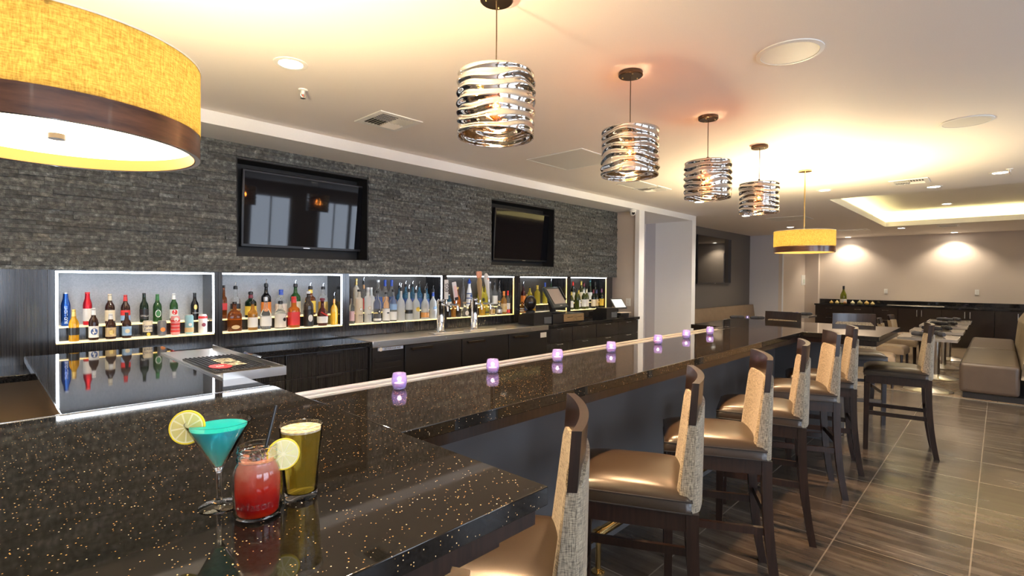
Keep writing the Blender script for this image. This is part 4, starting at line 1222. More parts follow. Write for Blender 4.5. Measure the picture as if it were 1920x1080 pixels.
def make_bottle(x, y, z, o):
    (px, row, h, r, kind, body, lab, cap, desc, po, txt, bay) = o
    name = {'beer': 'beer_bottle', 'alu': 'beer_bottle', 'can': 'beer_can', 'wine': 'wine_bottle', 'azul': 'liquor_bottle'}.get(kind, 'liquor_bottle')
    cat = 'can' if kind == 'can' else 'bottle'
    t = thing(name, '%s in the %s lit bay' % (desc, ORD[bay]), cat, (x, y, z), 0, 'drinks in the %s lit bay' % ORD[bay])
    hb = h * (.86 if po else 1.0)                       # glass height when a pourer tops it
    prof, n, fy, zone = lathe_at(kind, hb, r)
    b = MB().lathe(prof, 28, n, fy)
    b.build('can_body' if kind == 'can' else 'glass_body', G[body], t, ang=50)
    rn, zn = prof[-1]
    if kind == 'can':
        MB().lathe([(0, zn), (rn * 1.02, zn), (rn * 1.04, h), (rn * .96, h), (rn * .92, h - .004), (0, h - .004)], 24).build('lid', lm('silver'), t)
        if body == 'slate': disc_on(kind, hb, r, hb * .42, r * .55, lm('orange'), t)
        if body == 'cream':
            MB().lathe([(r + .0012, hb * .07), (r + .0012, hb * .30), (r + .0003, hb * .30), (r + .0003, hb * .07)], 24, loop=True).build('dark_band', lm('black'), t)
            disc_on(kind, hb, r, hb * .17, r * .4, lm('yellow'), t)
        if body == 'teal': ring_label(kind, hb, r, .1, .34, lm('tan'), t, 'label_band'); disc_on(kind, hb, r, hb * .5, r * .42, lm('white'), t)
        if body == 'redprint':
            for q in (.16, .34, .52, .70): ring_label(kind, hb, r, q, q + .09, lm('red'), t, 'printed_band')
            disc_on(kind, hb, r, hb * .82, r * .5, lm('white'), t)
        if body == 'whitered': ring_label(kind, hb, r, .78, .9, lm('red'), t, 'printed_band'); disc_on(kind, hb, r, hb * .45, r * .5, lm('maroon'), t)
    elif po:
        if cap not in ('black', 'white', 'silver', 'clearcap'):
            ring_label(kind, hb, r, .78, .91, lm(cap), t, 'neck_foil')
        pourer(zn, rn, h, t)
    else:
        ztop = h
        c = {'azul': 'bluecap'}.get(kind, cap)
        if kind in ('round',) and cap in ('goldcap', 'cork', 'gold', 'maroon'):
            MB().lathe([(0, zn), (rn * .95, zn), (rn * .95, zn + (ztop - zn) * .3), (rn * 1.5, zn + (ztop - zn) * .45), (rn * 1.5, ztop - .004), (rn * .9, ztop), (0, ztop)], 18).build('stopper', lm(c), t)
        elif kind == 'azul':
            MB().lathe([(0, zn), (rn * .9, zn), (rn * 1.35, zn + (ztop - zn) * .35), (rn * 1.1, zn + (ztop - zn) * .4), (rn * .5, zn + (ztop - zn) * .8), (rn * .3, ztop), (0, ztop)], 14).build('stopper', lm(c), t)
        else:
            MB().lathe([(0, zn), (rn * 1.12, zn), (rn * 1.12, ztop - .002), (rn * 1.0, ztop), (0, ztop)], 18).build('cap', lm(c), t)
        if kind == 'wine' and cap != 'silver':
            ring_label(kind, hb, r, .80, .965, lm(cap), t, 'foil_capsule')
        if kind in ('beer',) and cap not in ('black',):
            ring_label(kind, hb, r, .78, .94, lm(cap), t, 'neck_foil')
        if kind in ('liquor', 'square', 'tall', 'goose') and cap in ('red', 'bluecap', 'goldcap', 'copper', 'redcap', 'orange', 'yellowcap'):
            ring_label(kind, hb, r, .80, .925, lm(cap), t, 'neck_foil')
    a, bz = zone
    SIMPLE = {'cream': 'cream', 'yellow': 'yellow', 'orange': 'orange', 'gold': 'gold', 'white': 'white', 'red': 'red', 'navy': 'navy', 'orange2': 'orange2', 'pink': 'pink',
              'pale': 'pale', 'tan': 'tan', 'skyblue': 'skyblue', 'black': 'black'}
    if kind != 'can':
        if lab in SIMPLE:
            l = ring_label(kind, hb, r, a, bz, lm(SIMPLE[lab]), t)
            if lab in ('tan', 'skyblue'): disc_on(kind, hb, r + .001, hb * (a + bz) / 2, r * .55, lm('cream' if lab == 'skyblue' else 'gold'), t)
            if lab == 'pale' and kind == 'alu': pass
        elif lab == 'redblue':
            ring_label(kind, hb, r, .28, .46, lm('red'), t); ring_label(kind, hb, r, .10, .279, lm('skyblue'), t)
        elif lab == 'oval': disc_on(kind, hb, r, hb * .30, r * .72, lm('white'), t, 'label', 1.4); disc_on(kind, hb, r + .001, hb * .30, r * .55, lm('green'), t, 'label_ring', 1.4)
        elif lab == 'redwhite': ring_label(kind, hb, r, .10, .42, lm('white'), t); disc_on(kind, hb, r + .0012, hb * .32, r * .7, lm('red'), t)
        elif lab == 'harp': disc_on(kind, hb, r, hb * .48, r * .5, lm('gold'), t, 'emblem', 1.5)
        elif lab == 'blackband': ring_label(kind, hb, r, .20, .42, lm('black'), t)
        elif lab == 'bluecrest': ring_label(kind, hb, r, .08, .44, lm('white'), t); disc_on(kind, hb, r + .0012, hb * .27, r * .75, lm('navy'), t, 'crest', 1.1); disc_on(kind, hb, r + .0025, hb * .25, r * .45, lm('white'), t, 'crest_band', .35)
        elif lab == 'reddiag': ring_label(kind, hb, r, .26, .46, lm('red'), t)
        elif lab == 'goldblack': ring_label(kind, hb, r, .30, .46, lm('black'), t); ring_label(kind, hb, r, .24, .299, lm('gold'), t, 'label_stripe')
        elif lab == 'tanlow': disc_on(kind, hb, r, hb * .14, r * .6, lm('tan'), t, 'label', .5)
        elif lab == 'skull': ring_label(kind, hb, r, .04, .55, lm('pale'), t); disc_on(kind, hb, r + .001, hb * .34, r * .35, lm('black'), t, x=r * .4)
        elif lab == 'penguin': ring_label(kind, hb, r, .02, .46, lm('black'), t); disc_on(kind, hb, r + .001, hb * .24, r * .5, lm('white'), t, sq=1.5)
        elif lab == 'whitebox': ring_label(kind, hb, r, .10, .34, lm('white'), t); MB().tube([(-r * .7, -r * .9, hb * .5), (0, -r * 1.02, hb * .42), (r * .7, -r * .85, hb * .36)], .006, 6).build('ribbon', lm('red'), t)
        elif lab == 'circle': b_ = disc_on(kind, hb, r, hb * .42, r * .5, lm('tan'), t); disc_on(kind, hb, r + .0012, hb * .42, r * .38, lm('white'), t, 'emblem_centre')
        elif lab == 'roundel': disc_on(kind, hb, r, hb * .34, r * .55, lm('black'), t); disc_on(kind, hb, r + .0012, hb * .34, r * .22, lm('white'), t, 'emblem_centre'); ring_label(kind, hb, r, .05, .12, lm('white'), t)
        elif lab == 'bird': ring_label(kind, hb, r, .04, .44, lm('white'), t); disc_on(kind, hb, r + .001, hb * .30, r * .4, lm('black'), t, sq=.5)
        elif lab == 'whitelow': ring_label(kind, hb, r, .04, .30, lm('white'), t); ring_label(kind, hb, r, .36, .54, lm('skyblue'), t)
        elif lab == 'darkband': ring_label(kind, hb, r, .22, .34, lm('black'), t)
        elif lab == 'lemon': disc_on(kind, hb, r, hb * .36, r * .6, lm('yellow'), t)
        elif lab == 'peach': ring_label(kind, hb, r, .06, .24, lm('orange2'), t)
        elif lab == 'geese': disc_on(kind, hb, r, hb * .36, r * .62, lm('skyblue'), t); disc_on(kind, hb, r + .001, hb * .30, r * .6, lm('white'), t, 'emblem_cloud', .5)
        elif lab == 'spade': disc_on(kind, hb, r, hb * .32, r * .5, lm('black'), t)
        elif lab == 'roundpale': disc_on(kind, hb, r, hb * .24, r * .6, lm('pale'), t, 'label')
        elif lab == 'silverlbl': ring_label(kind, hb, r, .12, .36, lm('silver'), t)
        elif lab == 'redlow': ring_label(kind, hb, r, .20, .46, lm('white'), t); ring_label(kind, hb, r, .05, .18, lm('red'), t, 'label_foot')
        elif lab == 'whiteband': ring_label(kind, hb, r, .14, .24, lm('white'), t); ring_label(kind, hb, r, .34, .44, lm('white'), t, 'label_band')
        if kind == 'azul':
            for q in (.12, .30, .46): ring_label(kind, hb, r, q, q + .035, lm('navy'), t, 'painted_band')
            disc_on(kind, hb, r * .95, hb * .40, r * .45, lm('navy'), t)
    if txt:
        if kind == 'alu': lettering(txt, .024, M['white'], t, wrap=r, z=hb * .33, vertical=True, width=None)
        elif kind == 'can': lettering(txt, .026, lm('navycap'), t, wrap=r + .0004, z=hb * .56)
        elif txt == 'GUINNESS': lettering(txt, .010, M['white'], t, wrap=r + .0004, z=hb * .26)
        elif txt == 'STELLA': lettering(txt, .018, M['white'], t, wrap=r + .0016, z=hb * .22)
        else: lettering(txt, .016, lm('black'), t, wrap=r + .0004, z=hb * .24)
    return t

for q, o in enumerate(BOTTLES):
    y = 4.515 if o[1] == 'f' else 4.665
    z = ZS if o[1] == 'f' else ZSTEP
    if o[11] == 5 and o[1] == 'b': y = 4.625 + .05 * (q % 2)
    if o[11] == 5 and o[1] == 'f': y = 4.505 + .035 * (q % 2)
    make_bottle(o[0], y + .005, z + .0005, o)

# ================================================================== BEER TAPS
def tower(loc, label):
    t = thing('beer_tap_tower', label, 'tap', loc, 0, 'chrome beer tap towers')
    MB().lathe([(0, 0), (.055, 0), (.055, .008), (.042, .018), (.038, .025), (.038, .29), (.041, .30), (.041, .33), (.030, .345), (0, .347)], 28).build('column', M['chrome'], t)
    MB().box(-.19, .19, -.15, -.04, 0, .014, .004).build('drip_plate', M['steel'], t)
    return t
def faucet(t, dx, handle):
    f = MB().tube([(dx, -.036, .285), (dx * 1.2 + .0, -.11, .285), (dx * 1.2, -.125, .27), (dx * 1.2, -.13, .225)], [.011, .011, .012, .009], 12).build('faucet', M['chrome'], t)
    MB().lathe([(0, .29), (.008, .292), (.010, .325), (.006, .34), (0, .34)], 12).build('collar', M['chrome'], f, loc=(dx * 1.2, -.105, 0))
    handle(t, dx * 1.2)
t1 = tower((3.33, 4.185, .944), 'left chrome beer tap tower with white paddle handles, one marked 805')
def h805(t, x):
    p = MB().box(-.024, .024, -.008, .008, 0, .20, .006).build('tap_handle', M['white'], t, loc=(x, -.105, .345))
    lettering('805', .062, M['black'], p, loc=(0, -.0085, .12), rot=(pi / 2, R(-90), 0), depth=.001)
def hpale(t, x):
    p = MB().box(-.026, .026, -.008, .008, 0, .19, .006).build('tap_handle', plain('pale_grey_tap_handle', (.74, .74, .78), .3), t, loc=(x, -.105, .335), rot=(0, R(-10), 0))
    MB().box(-.018, .018, -.0095, -.0085, .03, .15).build('handle_print', plain('pink_print', (.80, .58, .58), .4), p)
    MB().box(-.024, .024, -.0095, -.0085, -.0, .03).build('handle_foot', M['black'], p)
faucet(t1, -.01, h805); faucet(t1, .10, hpale)
t2 = tower((3.80, 4.185, .944), 'right chrome beer tap tower with a copper topped handle')
def hcopper(t, x):
    p = MB().lathe([(.010, 0), (.020, .05), (.026, .12), (.030, .19), (.022, .23), (.012, .245)], 14).build('tap_handle', plain('carved_brown_handle', (.40, .26, .12), .45), t, loc=(x, -.105, .33), rot=(0, R(-4), 0))
    MB().box(-.036, .036, -.014, .014, .235, .31, .012).build('handle_head', plain('salmon_handle_head', (.72, .33, .22), .4), p)
def hwhite(t, x):
    p = MB().lathe([(.008, 0), (.012, .05), (.022, .15), (.028, .21), (.026, .26), (.012, .285), (0, .287)], 14).build('tap_handle', M['white'], t, loc=(x, -.105, .335), rot=(0, R(-10), 0))
    MB().ball((0, -.022, .225), .013, sy=.5).build('handle_crest', plain('coral_crest', (.80, .30, .22), .4), p)
faucet(t2, -.01, hcopper); faucet(t2, .10, hwhite)

# ================================================================== TILL, PRINTERS, TABLET
CT0 = .9405
t = thing('cash_drawer', 'black cash drawer with a bronze front under the till screen', 'cash drawer', (5.40, 4.06, CT0))
MB().box(-.37, .28, .012, .35, 0, .115, .004).build('case', M['black'], t)
d = MB().box(-.16, .28, 0, .011, .012, .108, .003).build('drawer_front', plain('bronze_painted_steel', (.36, .25, .14), .35, metal=.5), t)
MB().box(-.09, .03, -.003, -.0005, .066, .074).build('slot', M['chrome'], d)
MB().box(.11, .23, -.003, -.0005, .066, .074).build('slot', M['chrome'], d)
MB().lathe([(0, -.002), (.008, -.002), (.008, .004), (0, .004)], 12).build('lock', M['chrome'], d, loc=(.07, -.001, .035), rot=(R(90), 0, 0))
rz_ = R(12)
t = thing('till_screen', 'tilted grey touch screen till standing on the cash drawer', 'till', (5.25, 4.22, CT0 + .1155), rz_)
MB().box(-.13, .13, -.10, .12, 0, .022, .008).build('base', M['black'], t)
MB().box(-.05, .05, .02, .07, .02, .16, .01, rot=Matrix.Rotation(R(-15), 3, 'X')).build('stand', M['black'], t)
rt = Matrix.Rotation(R(-32), 3, 'X')
MB().box(-.20, .20, -.022, .022, -.155, .155, .012, rot=rt).build('screen_case', plain('charcoal_plastic', (.055, .065, .065), .35), t, loc=(0, -.005, .205))
MB().box(-.168, .168, -.001, .001, -.105, .118, rot=rt).build('display', plain('matte_grey_touch_screen', (.42, .35, .31), .3), t, loc=tuple(Vector((0, -.005, .205)) + rt @ Vector((0, -.0235, 0))))
MB().box(-.03, .03, -.001, .001, -.006, .006, rot=rt).build('badge', M['steel'], t, loc=tuple(Vector((0, -.005, .205)) + rt @ Vector((0, -.0235, -.13))))
MB().box(.19, .215, -.018, .018, -.05, .15, .005, rot=rt).build('card_reader', M['black'], t, loc=(.0, -.005, .205))
t = thing('receipt_printer', 'black receipt printer left of the till, beneath the round black cover', 'printer', (4.80, 4.17, .9445), 0)
MB().prism([(-.13, 0), (.12, 0), (.12, .10), (.06, .14), (-.13, .15)], -.17, .17, 'x').build('case', M['black'], t, rot=(0, 0, 0))
MB().box(.02, .16, -.135, -.1305, .01, .09, .004).build('paper_cover', plain('graphite_plastic', (.10, .11, .125), .4), t)
t = thing('round_dispenser', 'black round dispenser between the printer and the till screen', 'dispenser', (4.93, 4.365, .944), 0)
MB().lathe([(0, 0), (.06, 0), (.06, .15), (.03, .17), (0, .17)], 20).build('foot', M['black'], t)
MB().ball((0, -.0, .255), .095, sy=.7).build('round_cover', plain('dark_brown_gloss', (.022, .015, .012), .2), t)
t = thing('receipt_printer', 'black receipt printer beside the small tablet at the counter end', 'printer', (6.40, 4.20, CT0), 0)
MB().prism([(-.12, 0), (.12, 0), (.12, .10), (.05, .15), (-.12, .15)], -.14, .14, 'x').build('case', M['black'], t)
MB().box(-.02, .12, -.125, -.1205, .012, .09, .003).build('paper_cover', plain('graphite_cover', (.10, .11, .125), .4), t)
t = thing('tablet', 'tilted tablet on a stand at the right end of the back counter', 'tablet', (6.82, 4.22, CT0), R(-10))
MB().box(-.11, .11, -.10, .08, 0, .018, .006).build('base', M['black'], t)
MB().box(-.09, .10, -.11, .02, .0185, .06, .004, rot=None).build('card_slot', M['black'], t)
MB().box(-.10, .13, -.125, .02, .0605, .066).build('paper', plain('cream_paper', (.85, .72, .62), .6), t)
rt = Matrix.Rotation(R(-38), 3, 'X')
MB().box(-.135, .135, -.007, .007, -.095, .095, .005, rot=rt).build('tablet_case', M['black'], t, loc=(0, .02, .195))
MB().box(-.115, .115, -.001, .001, -.075, .075, rot=rt).build('display', emis('pale_tablet_screen', (.70, .86, .88), .22), t, loc=tuple(Vector((0, .02, .195)) + rt @ Vector((0, -.0085, 0))))
MB().box(-.02, .02, .03, .06, .018, .17, .004).build('stand', M['black'], t)

# ================================================================== DRINKS
def rind_slice(name, label, loc, rot, r, th, pulp, rind, segs=9):
    t = thing(name, label, 'lemon', loc)
    t.rotation_euler = rot
    MB().lathe([(r * .90, -th / 2), (r * .97, -th / 2), (r, 0), (r * .97, th / 2), (r * .90, th / 2)], 40, loop=True).build('rind', rind, t)
    MB().lathe([(0, -th / 2 + .0004), (r * .90, -th / 2 + .0004), (r * .90, th / 2 - .0004), (0, th / 2 - .0004)], 40).build('pith', plain('pale_lemon_pith', (.92, .86, .55), .5), t)
    b = MB()
    for k in range(segs):
        a0 = 2 * pi * k / segs + .06; a1 = 2 * pi * (k + 1) / segs - .06
        pts = [(.10 * r * cos((a0 + a1) / 2), .10 * r * sin((a0 + a1) / 2))]
        for q in range(6):
            a = a0 + (a1 - a0) * q / 5
            pts.append((.82 * r * cos(a), .82 * r * sin(a)))
        b.prism(pts, -th / 2 - .0004, th / 2 + .0004, 'z')
    b.build('segments', pulp, t, smooth=False)
    return t
LPULP = plain('lemon_pulp', (.90, .80, .30), .25, trans=.15, sss=.2)
LRIND = plain('lemon_rind', (.90, .72, .03), .4)
g = thing('martini_glass', 'martini glass of turquoise cocktail with a lemon wheel on its rim', 'cocktail', (.333, 1.115, BZ))
MB().lathe([(0, .0), (.036, .0), (.0365, .0015), (.034, .003), (.012, .007), (.0055, .014), (.0045, .03), (.0045, .068), (.0075, .075), (.0575, .166), (.0590, .170), (.0575, .170),
            (.0560, .167), (.0065, .080), (0, .079)], 48).build('glass', M['clearglass'], g)
m_, nt, bs = new_mat('turquoise_cocktail')
gz = nt.nodes.new('ShaderNodeSeparateXYZ'); tcx = nt.nodes.new('ShaderNodeTexCoord'); nt.links.new(tcx.outputs['Object'], gz.inputs[0])
mr = nt.nodes.new('ShaderNodeMapRange'); mr.inputs[1].default_value = .08; mr.inputs[2].default_value = .155
nt.links.new(gz.outputs[2], mr.inputs[0])
nt.links.new(ramp(nt, mr.outputs[0], [(0.1, (.30, .80, .66)), (.5, (.10, .72, .68)), (1, (.02, .60, .68))]), bs.inputs['Base Color'])
setp(bs, rough=.05, trans=.2, ior=1.33, sss=.3)
MB().lathe([(0, .0825), (.0062, .0825), (.0520, .1605), (.0, .1605)], 48).build('cocktail', m_, g)
rind_slice('lemon_wheel', 'lemon wheel perched on the martini glass rim', (.333 - .0459, 1.115 + .034, BZ + .160), (R(80), R(10), R(-38)), .033, .006, LPULP, LRIND)

m_, nt, bs = new_mat('red_iced_drink')
gz = nt.nodes.new('ShaderNodeSeparateXYZ'); tcx = nt.nodes.new('ShaderNodeTexCoord'); nt.links.new(tcx.outputs['Object'], gz.inputs[0])
ad = nt.nodes.new('ShaderNodeMath'); ad.operation = 'MULTIPLY_ADD'
nt.links.new(noise(nt, tcx.outputs['Object'], 45, 3), ad.inputs[0]); ad.inputs[1].default_value = .03; nt.links.new(gz.outputs[2], ad.inputs[2])
mr = nt.nodes.new('ShaderNodeMapRange'); mr.inputs[1].default_value = .01; mr.inputs[2].default_value = .115
nt.links.new(ad.outputs[0], mr.inputs[0])
nt.links.new(ramp(nt, mr.outputs[0], [(0.0, (.78, .05, .005)), (.3, (.48, .003, .006)), (.55, (.74, .025, .012)), (.8, (.76, .13, .075)), (1, (.82, .36, .27))]), bs.inputs['Base Color'])
setp(bs, rough=.1, trans=.25, ior=1.33, sss=.2)
g = thing('mason_jar', 'mason jar of red iced drink with straw and lemon', 'cocktail', (.373, 1.024, BZ))
MB().lathe([(0, 0), (.034, 0), (.040, .004), (.0425, .012), (.0435, .05), (.0425, .085), (.038, .098), (.0345, .104), (.0345, .107), (.0372, .109), (.0372, .112), (.0345, .114), (.0345, .120), (.0362, .122),
            (.0362, .125), (.0348, .127), (.0350, .134), (.0335, .1355), (.0322, .134), (.0322, .103), (.036, .097), (.0400, .085), (.0408, .05), (.0400, .014), (.037, .008), (0, .007)], 48).build('jar', M['clearglass'], g)
MB().lathe([(0, .0078), (.0365, .0085), (.0392, .0145), (.0400, .05), (.0392, .084), (.0352, .0965), (.0316, .103), (.0316, .108), (0, .108)], 48).build('drink', m_, g)
lettering('Mason', .022, M['clearglass'], g, 'embossed_lettering', wrap=.0432, z=.032, depth=.0007).rotation_euler = (0, 0, R(-22))
rnd = random.Random(5)
for k in range(7):
    a = rnd.uniform(0, 6.28); rr = rnd.uniform(.0, .019)
    MB().box(-.009, .009, -.009, .009, -.008, .008, .003, rot=Matrix.Rotation(rnd.uniform(0, 3), 3, Vector((rnd.random(), rnd.random(), .5)).normalized())).build('ice_cube', M['clearglass'], g, loc=(rr * cos(a), rr * sin(a), .112 + .004 * (k % 3)))
st = MB().tube([(0, 0, 0), (.034, .012, .115)], .0032, 10).build('drinking_straw', M['black'], loc=(.373 + .008, 1.024 + .006, BZ + .085))
tag(st, 'thin black straw standing in the mason jar', 'straw')
rind_slice('lemon_wheel', 'lemon slice hooked on the mason jar rim', (.373 + .040, 1.024 - .021, BZ + .112), (R(78), R(-20), R(-15)), .030, .005, LPULP, LRIND)

g = thing('pint_glass', 'tall pint glass of amber beer with thin foam', 'beer', (.468, 1.048, BZ))
MB().lathe([(0, 0), (.0300, 0), (.0310, .002), (.0325, .014), (.0430, .148), (.0425, .150), (.0412, .149), (.0306, .016), (.029, .013), (0, .012)], 48).build('glass', M['clearglass'], g)
MB().lathe([(0, .0128), (.0286, .0138), (.0299, .0165), (.0399, .1385), (0, .1385)], 48).build('beer', plain('golden_beer', (.92, .68, .08), .03, trans=.88, ior=1.33), g)
m_, nt, bs = new_mat('beer_foam')
nt.links.new(ramp(nt, noise(nt, coords(nt), 90, 4), [(.4, (.85, .80, .66)), (.62, (.52, .40, .22))]), bs.inputs['Base Color']); setp(bs, rough=.8)
MB().lathe([(0, .1388), (.0401, .1388), (.0405, .143), (.034, .1425), (0, .1415)], 48).build('foam', m_, g)

# ================================================================== VOTIVES ON THE BAR
def make_votive(label):
    t = thing('votive_candle', label, 'candle', (0, 0, 0), 0, 'violet votive candles along the bar')
    MB().lathe([(0, 0), (.022, 0), (.026, .004), (.031, .022), (.0315, .036), (.029, .052), (.0262, .064), (.0245, .064), (.027, .052), (.029, .036), (.0285, .022), (.0245, .008), (0, .007)], 32).build('glass_cup', M['votive'], t)
    wx = MB().lathe([(0, .0078), (.0205, .0078), (.0205, .024), (0, .024)], 20).build('wax', M['wax'], t)
    MB().lathe([(0, .0245), (.0045, .028), (.0055, .034), (.003, .044), (0, .050)], 12).build('flame', M['flame'], wx)
    light('POINT', 'candle_light', t, (0, 0, .04), .12, (1.0, .55, .35), .008)
    return t
vot = make_votive('violet votive candle nearest the camera on the bar')
for i, (x, y) in enumerate([(1.21, 1.79), (1.743, 1.785), (2.242, 1.78), (2.77, 1.77), (3.362, 1.76), (3.865, 1.782), (4.286, 1.768)]):
    o = vot if i == 0 else copy_tree(vot)
    o.location = (x, y, BZ + .0003)
    if i: o['label'] = '%s violet votive candle along the bar, counted from the camera' % ['', 'second', 'third', 'fourth', 'fifth', 'sixth', 'seventh and farthest'][i]

# ================================================================== BAR STOOLS
def make_stool(label):
    t = thing('bar_stool', label, 'stool', (0, 0, 0), 0, 'dark wood bar stools with tweed backs')
    hw = .205
    def bow(x): return -.028 * (1 - (x / hw) ** 2) + .0        # plan curve, ends forward
    def lean(z): return .03 * (1.13 - z) / .45
    # upholstered back: thick at the seat, thinner above, lower at the side notches
    def back(u, v):
        x = -hw + 2 * hw * u
        e = min(1, min(u, 1 - u) / .10)
        zt = .985 + .055 * e
        z = .665 + (zt - .665) * v
        k = (z - .665) / .38
        thf = .046 - .024 * k; thb = .042 - .020 * k
        ed = .55 + .45 * min(1, min(u, 1 - u) / .08) ** .5
        c = bow(x) + lean(z)
        return (x, c + thf * ed, z), (x, c - thb * ed, z)
    MB().grid_solid(back, 28, 10).build('fabric_back', M['tweed'], t, ang=60)
    def rail(u, v):
        x = -.208 + .416 * u
        z = .985 + (1.135 - .985) * v - .012 * (1 - abs(2 * u - 1)) * 0
        c = bow(x) + lean(z)
        return (x, c + .0125, z), (x, c - .0125, z)
    MB().grid_solid(rail, 28, 4).build('top_rail', M['darkwood'], t, ang=40)
    # leather seat, rounded
    b = MB()
    def seat(u, v):
        x = -1 + 2 * u; y = -1 + 2 * v
        dome = (1 - x ** 4) * (1 - y ** 4)
        px = x * (.222 - .012 * v); py = .235 + y * .225
        return (px, py, .715 + .045 * dome ** .45), (px, py, .668)
    b.grid_solid(seat, 20, 20)
    b.build('seat', M['leather'], t, ang=75)
    b = MB()
    def welt(z):
        pts = [(-.223, .008, z), (-.211, .460, z), (.211, .460, z), (.223, .008, z)]
        return pts
    b.tube(welt(.7145) + [welt(.7145)[0]], .003, 6)
    b.tube(welt(.672) + [welt(.672)[0]], .003, 6)
    b.build('seat_welt', M['black'], t)
    b = MB()
    b.box(-.195, .195, .425, .447, .60, .668).box(-.195, .195, .0, .022, .60, .668)
    b.box(-.205, -.183, .022, .425, .60, .668).box(.183, .205, .022, .425, .60, .668)
    b.build('seat_apron', M['darkwood'], t)
    for s in (-1, 1):
        def leg(u, v, s=s):
            z = .667 * (1 - v); k = v
            yc = .005 - .062 * k ** 2.2
            w_ = .021 - .003 * k
            return (s * .190 - w_ + 2 * w_ * u, yc + .022 - .004 * k, z), (s * .190 - w_ + 2 * w_ * u, yc - .022 + .002 * k, z)
        MB().grid_solid(leg, 1, 14).build('leg', M['darkwood'], t)
        def leg2(u, v, s=s):
            z = .60 * (1 - v); w_ = .021 - .003 * v
            return (s * .186 - w_ + 2 * w_ * u, .436 + .021 - .002 * v, z), (s * .186 - w_ + 2 * w_ * u, .436 - .021 + .004 * v, z)
        MB().grid_solid(leg2, 1, 2).build('leg', M['darkwood'], t)
        MB().box(s * .188 - .010, s * .188 + .010, -.004, .416, .315, .350).build('stretcher', M['darkwood'], t)
    b_ = MB().box(-.168, .168, .424, .448, .225, .262).build('stretcher', M['darkwood'], t)
    MB().box(-.168, .168, .448, .4495, .235, .2635).build('kick_plate', M['bronze'], b_)
    MB().box(-.170, .170, -.022, -.002, .365, .400).build('stretcher', M['darkwood'], t)
    return t
stool = make_stool('bar stool cut off at the bottom, only its rail tip showing')
SP = [(.235, .395, 26, ''), (1.160, .862, 39, 'nearest bar stool in full view of its back, at the end of the row'),
      (1.945, .868, 27, 'second bar stool of the row, its seat just right of the nearest back'), (2.707, .858, 28, 'third bar stool of the row, counted from the camera'),
      (3.434, .856, 17.5, 'fourth bar stool of the row, counted from the camera'), (4.270, .876, 24, 'fifth bar stool of the row, counted from the camera'),
      (4.885, .862, 17, 'sixth and last bar stool of the row, beside the counter corner'), (5.77, .45, 9, 'bar stool at the end of the far counter wing, long legs in full view'),
      (6.62, 1.86, 78, 'bar stool beyond the far counter wing, left of its pair'), (6.90, 1.20, 112, 'bar stool beyond the far counter wing, right of its pair')]
for i, (x, y, a, lb) in enumerate(SP):
    o = stool if i == 0 else copy_tree(stool)
    o.location = (x, y, 0); o.rotation_euler = (0, 0, R(a))
    if lb: o['label'] = lb

# ================================================================== DINING SIDE
TABX = [9.12, 10.42, 11.75, 13.05]
TOP = plain('grey_gloss_table_laminate', (.30, .26, .22), .12, coat=.3)
def make_table(label, group):
    t = thing('dining_table', label, 'table', (0, 0, 0), 0, group)
    MB().box(-.34, .34, -.31, .31, .716, .75, .003).build('table_top', TOP, t)
    b = MB().box(-.345, .345, -.315, -.3105, .712, .749).box(-.345, .345, .3105, .315, .712, .749).box(-.345, -.3405, -.3105, .3105, .712, .749).box(.3405, .345, -.3105, .3105, .712, .749)
    b.build('steel_edge', M['steel'], t)
    MB().lathe([(.0, .05), (.038, .05), (.038, .70), (.12, .705), (.12, .7155), (0, .7155)], 24).build('pedestal', M['steel'], t)
    MB().lathe([(0, 0), (.275, 0), (.278, .006), (.265, .012), (.09, .045), (.045, .06), (0, .06)], 40).build('base_plate', M['steel'], t)
    return t
NP = plain('dark_slate_napkin', (.035, .035, .045), .7)
def make_roll(label, group):
    t = thing('napkin_roll', label, 'napkin', (0, 0, 0), 0, group)
    MB().tube([(-.14, 0, .030), (-.10, 0, .033), (.10, 0, .033), (.14, 0, .030)], [.022, .032, .032, .024], 14).build('roll', NP, t)
    MB().lathe([(.0335, -.02), (.0345, -.02), (.0345, .02), (.0335, .02)], 18, loop=True).build('band', M['black'], t, loc=(0, 0, .033), rot=(0, R(90), 0))
    return t
def make_tea(label, group):
    t = thing('votive_candle', label, 'candle', (0, 0, 0), 0, group)
    MB().lathe([(0, 0), (.022, 0), (.030, .02), (.031, .036), (.026, .062), (.0245, .062), (.029, .036), (.028, .02), (.022, .006), (0, .006)], 24).build('glass_cup', M['votive'], t)
    wx = MB().lathe([(0, .0065), (.019, .0065), (.019, .024), (0, .024)], 16).build('wax', M['wax'], t)
    MB().lathe([(0, .0245), (.005, .029), (.006, .035), (.003, .045), (0, .05)], 10).build('flame', M['flame'], wx)
    return t
tb = make_table('nearest of four small steel-edged tables along the banquette', 'steel-edged tables along the banquette')
rl = make_roll('x', 'rolled napkins on the banquette tables')
te = make_tea('x', 'candles on the banquette tables')
NTH = ['nearest', 'second', 'third', 'farthest']
first = True
for i, x in enumerate(TABX):
    o = tb if i == 0 else copy_tree(tb)
    o.location = (x, .70, 0)
    if i: o['label'] = '%s of four small steel-edged tables along the banquette, counted from the camera' % NTH[i]
    for k, (dx, dy, a) in enumerate([(-.12, .06, 60), (.12, -.10, 25)]):
        q = rl if first else copy_tree(rl)
        first = False
        q.location = (x + dx, .70 + dy, .7505); q.rotation_euler = (0, 0, R(a))
        q['label'] = 'dark rolled napkin on the %s banquette table, %s' % (NTH[i], ('left of its candle', 'right of its candle')[k])
    q = te if i == 0 else copy_tree(te)
    q.location = (x + .02, .76, .7505)
    q['label'] = 'small lit candle on the %s banquette table' % NTH[i]

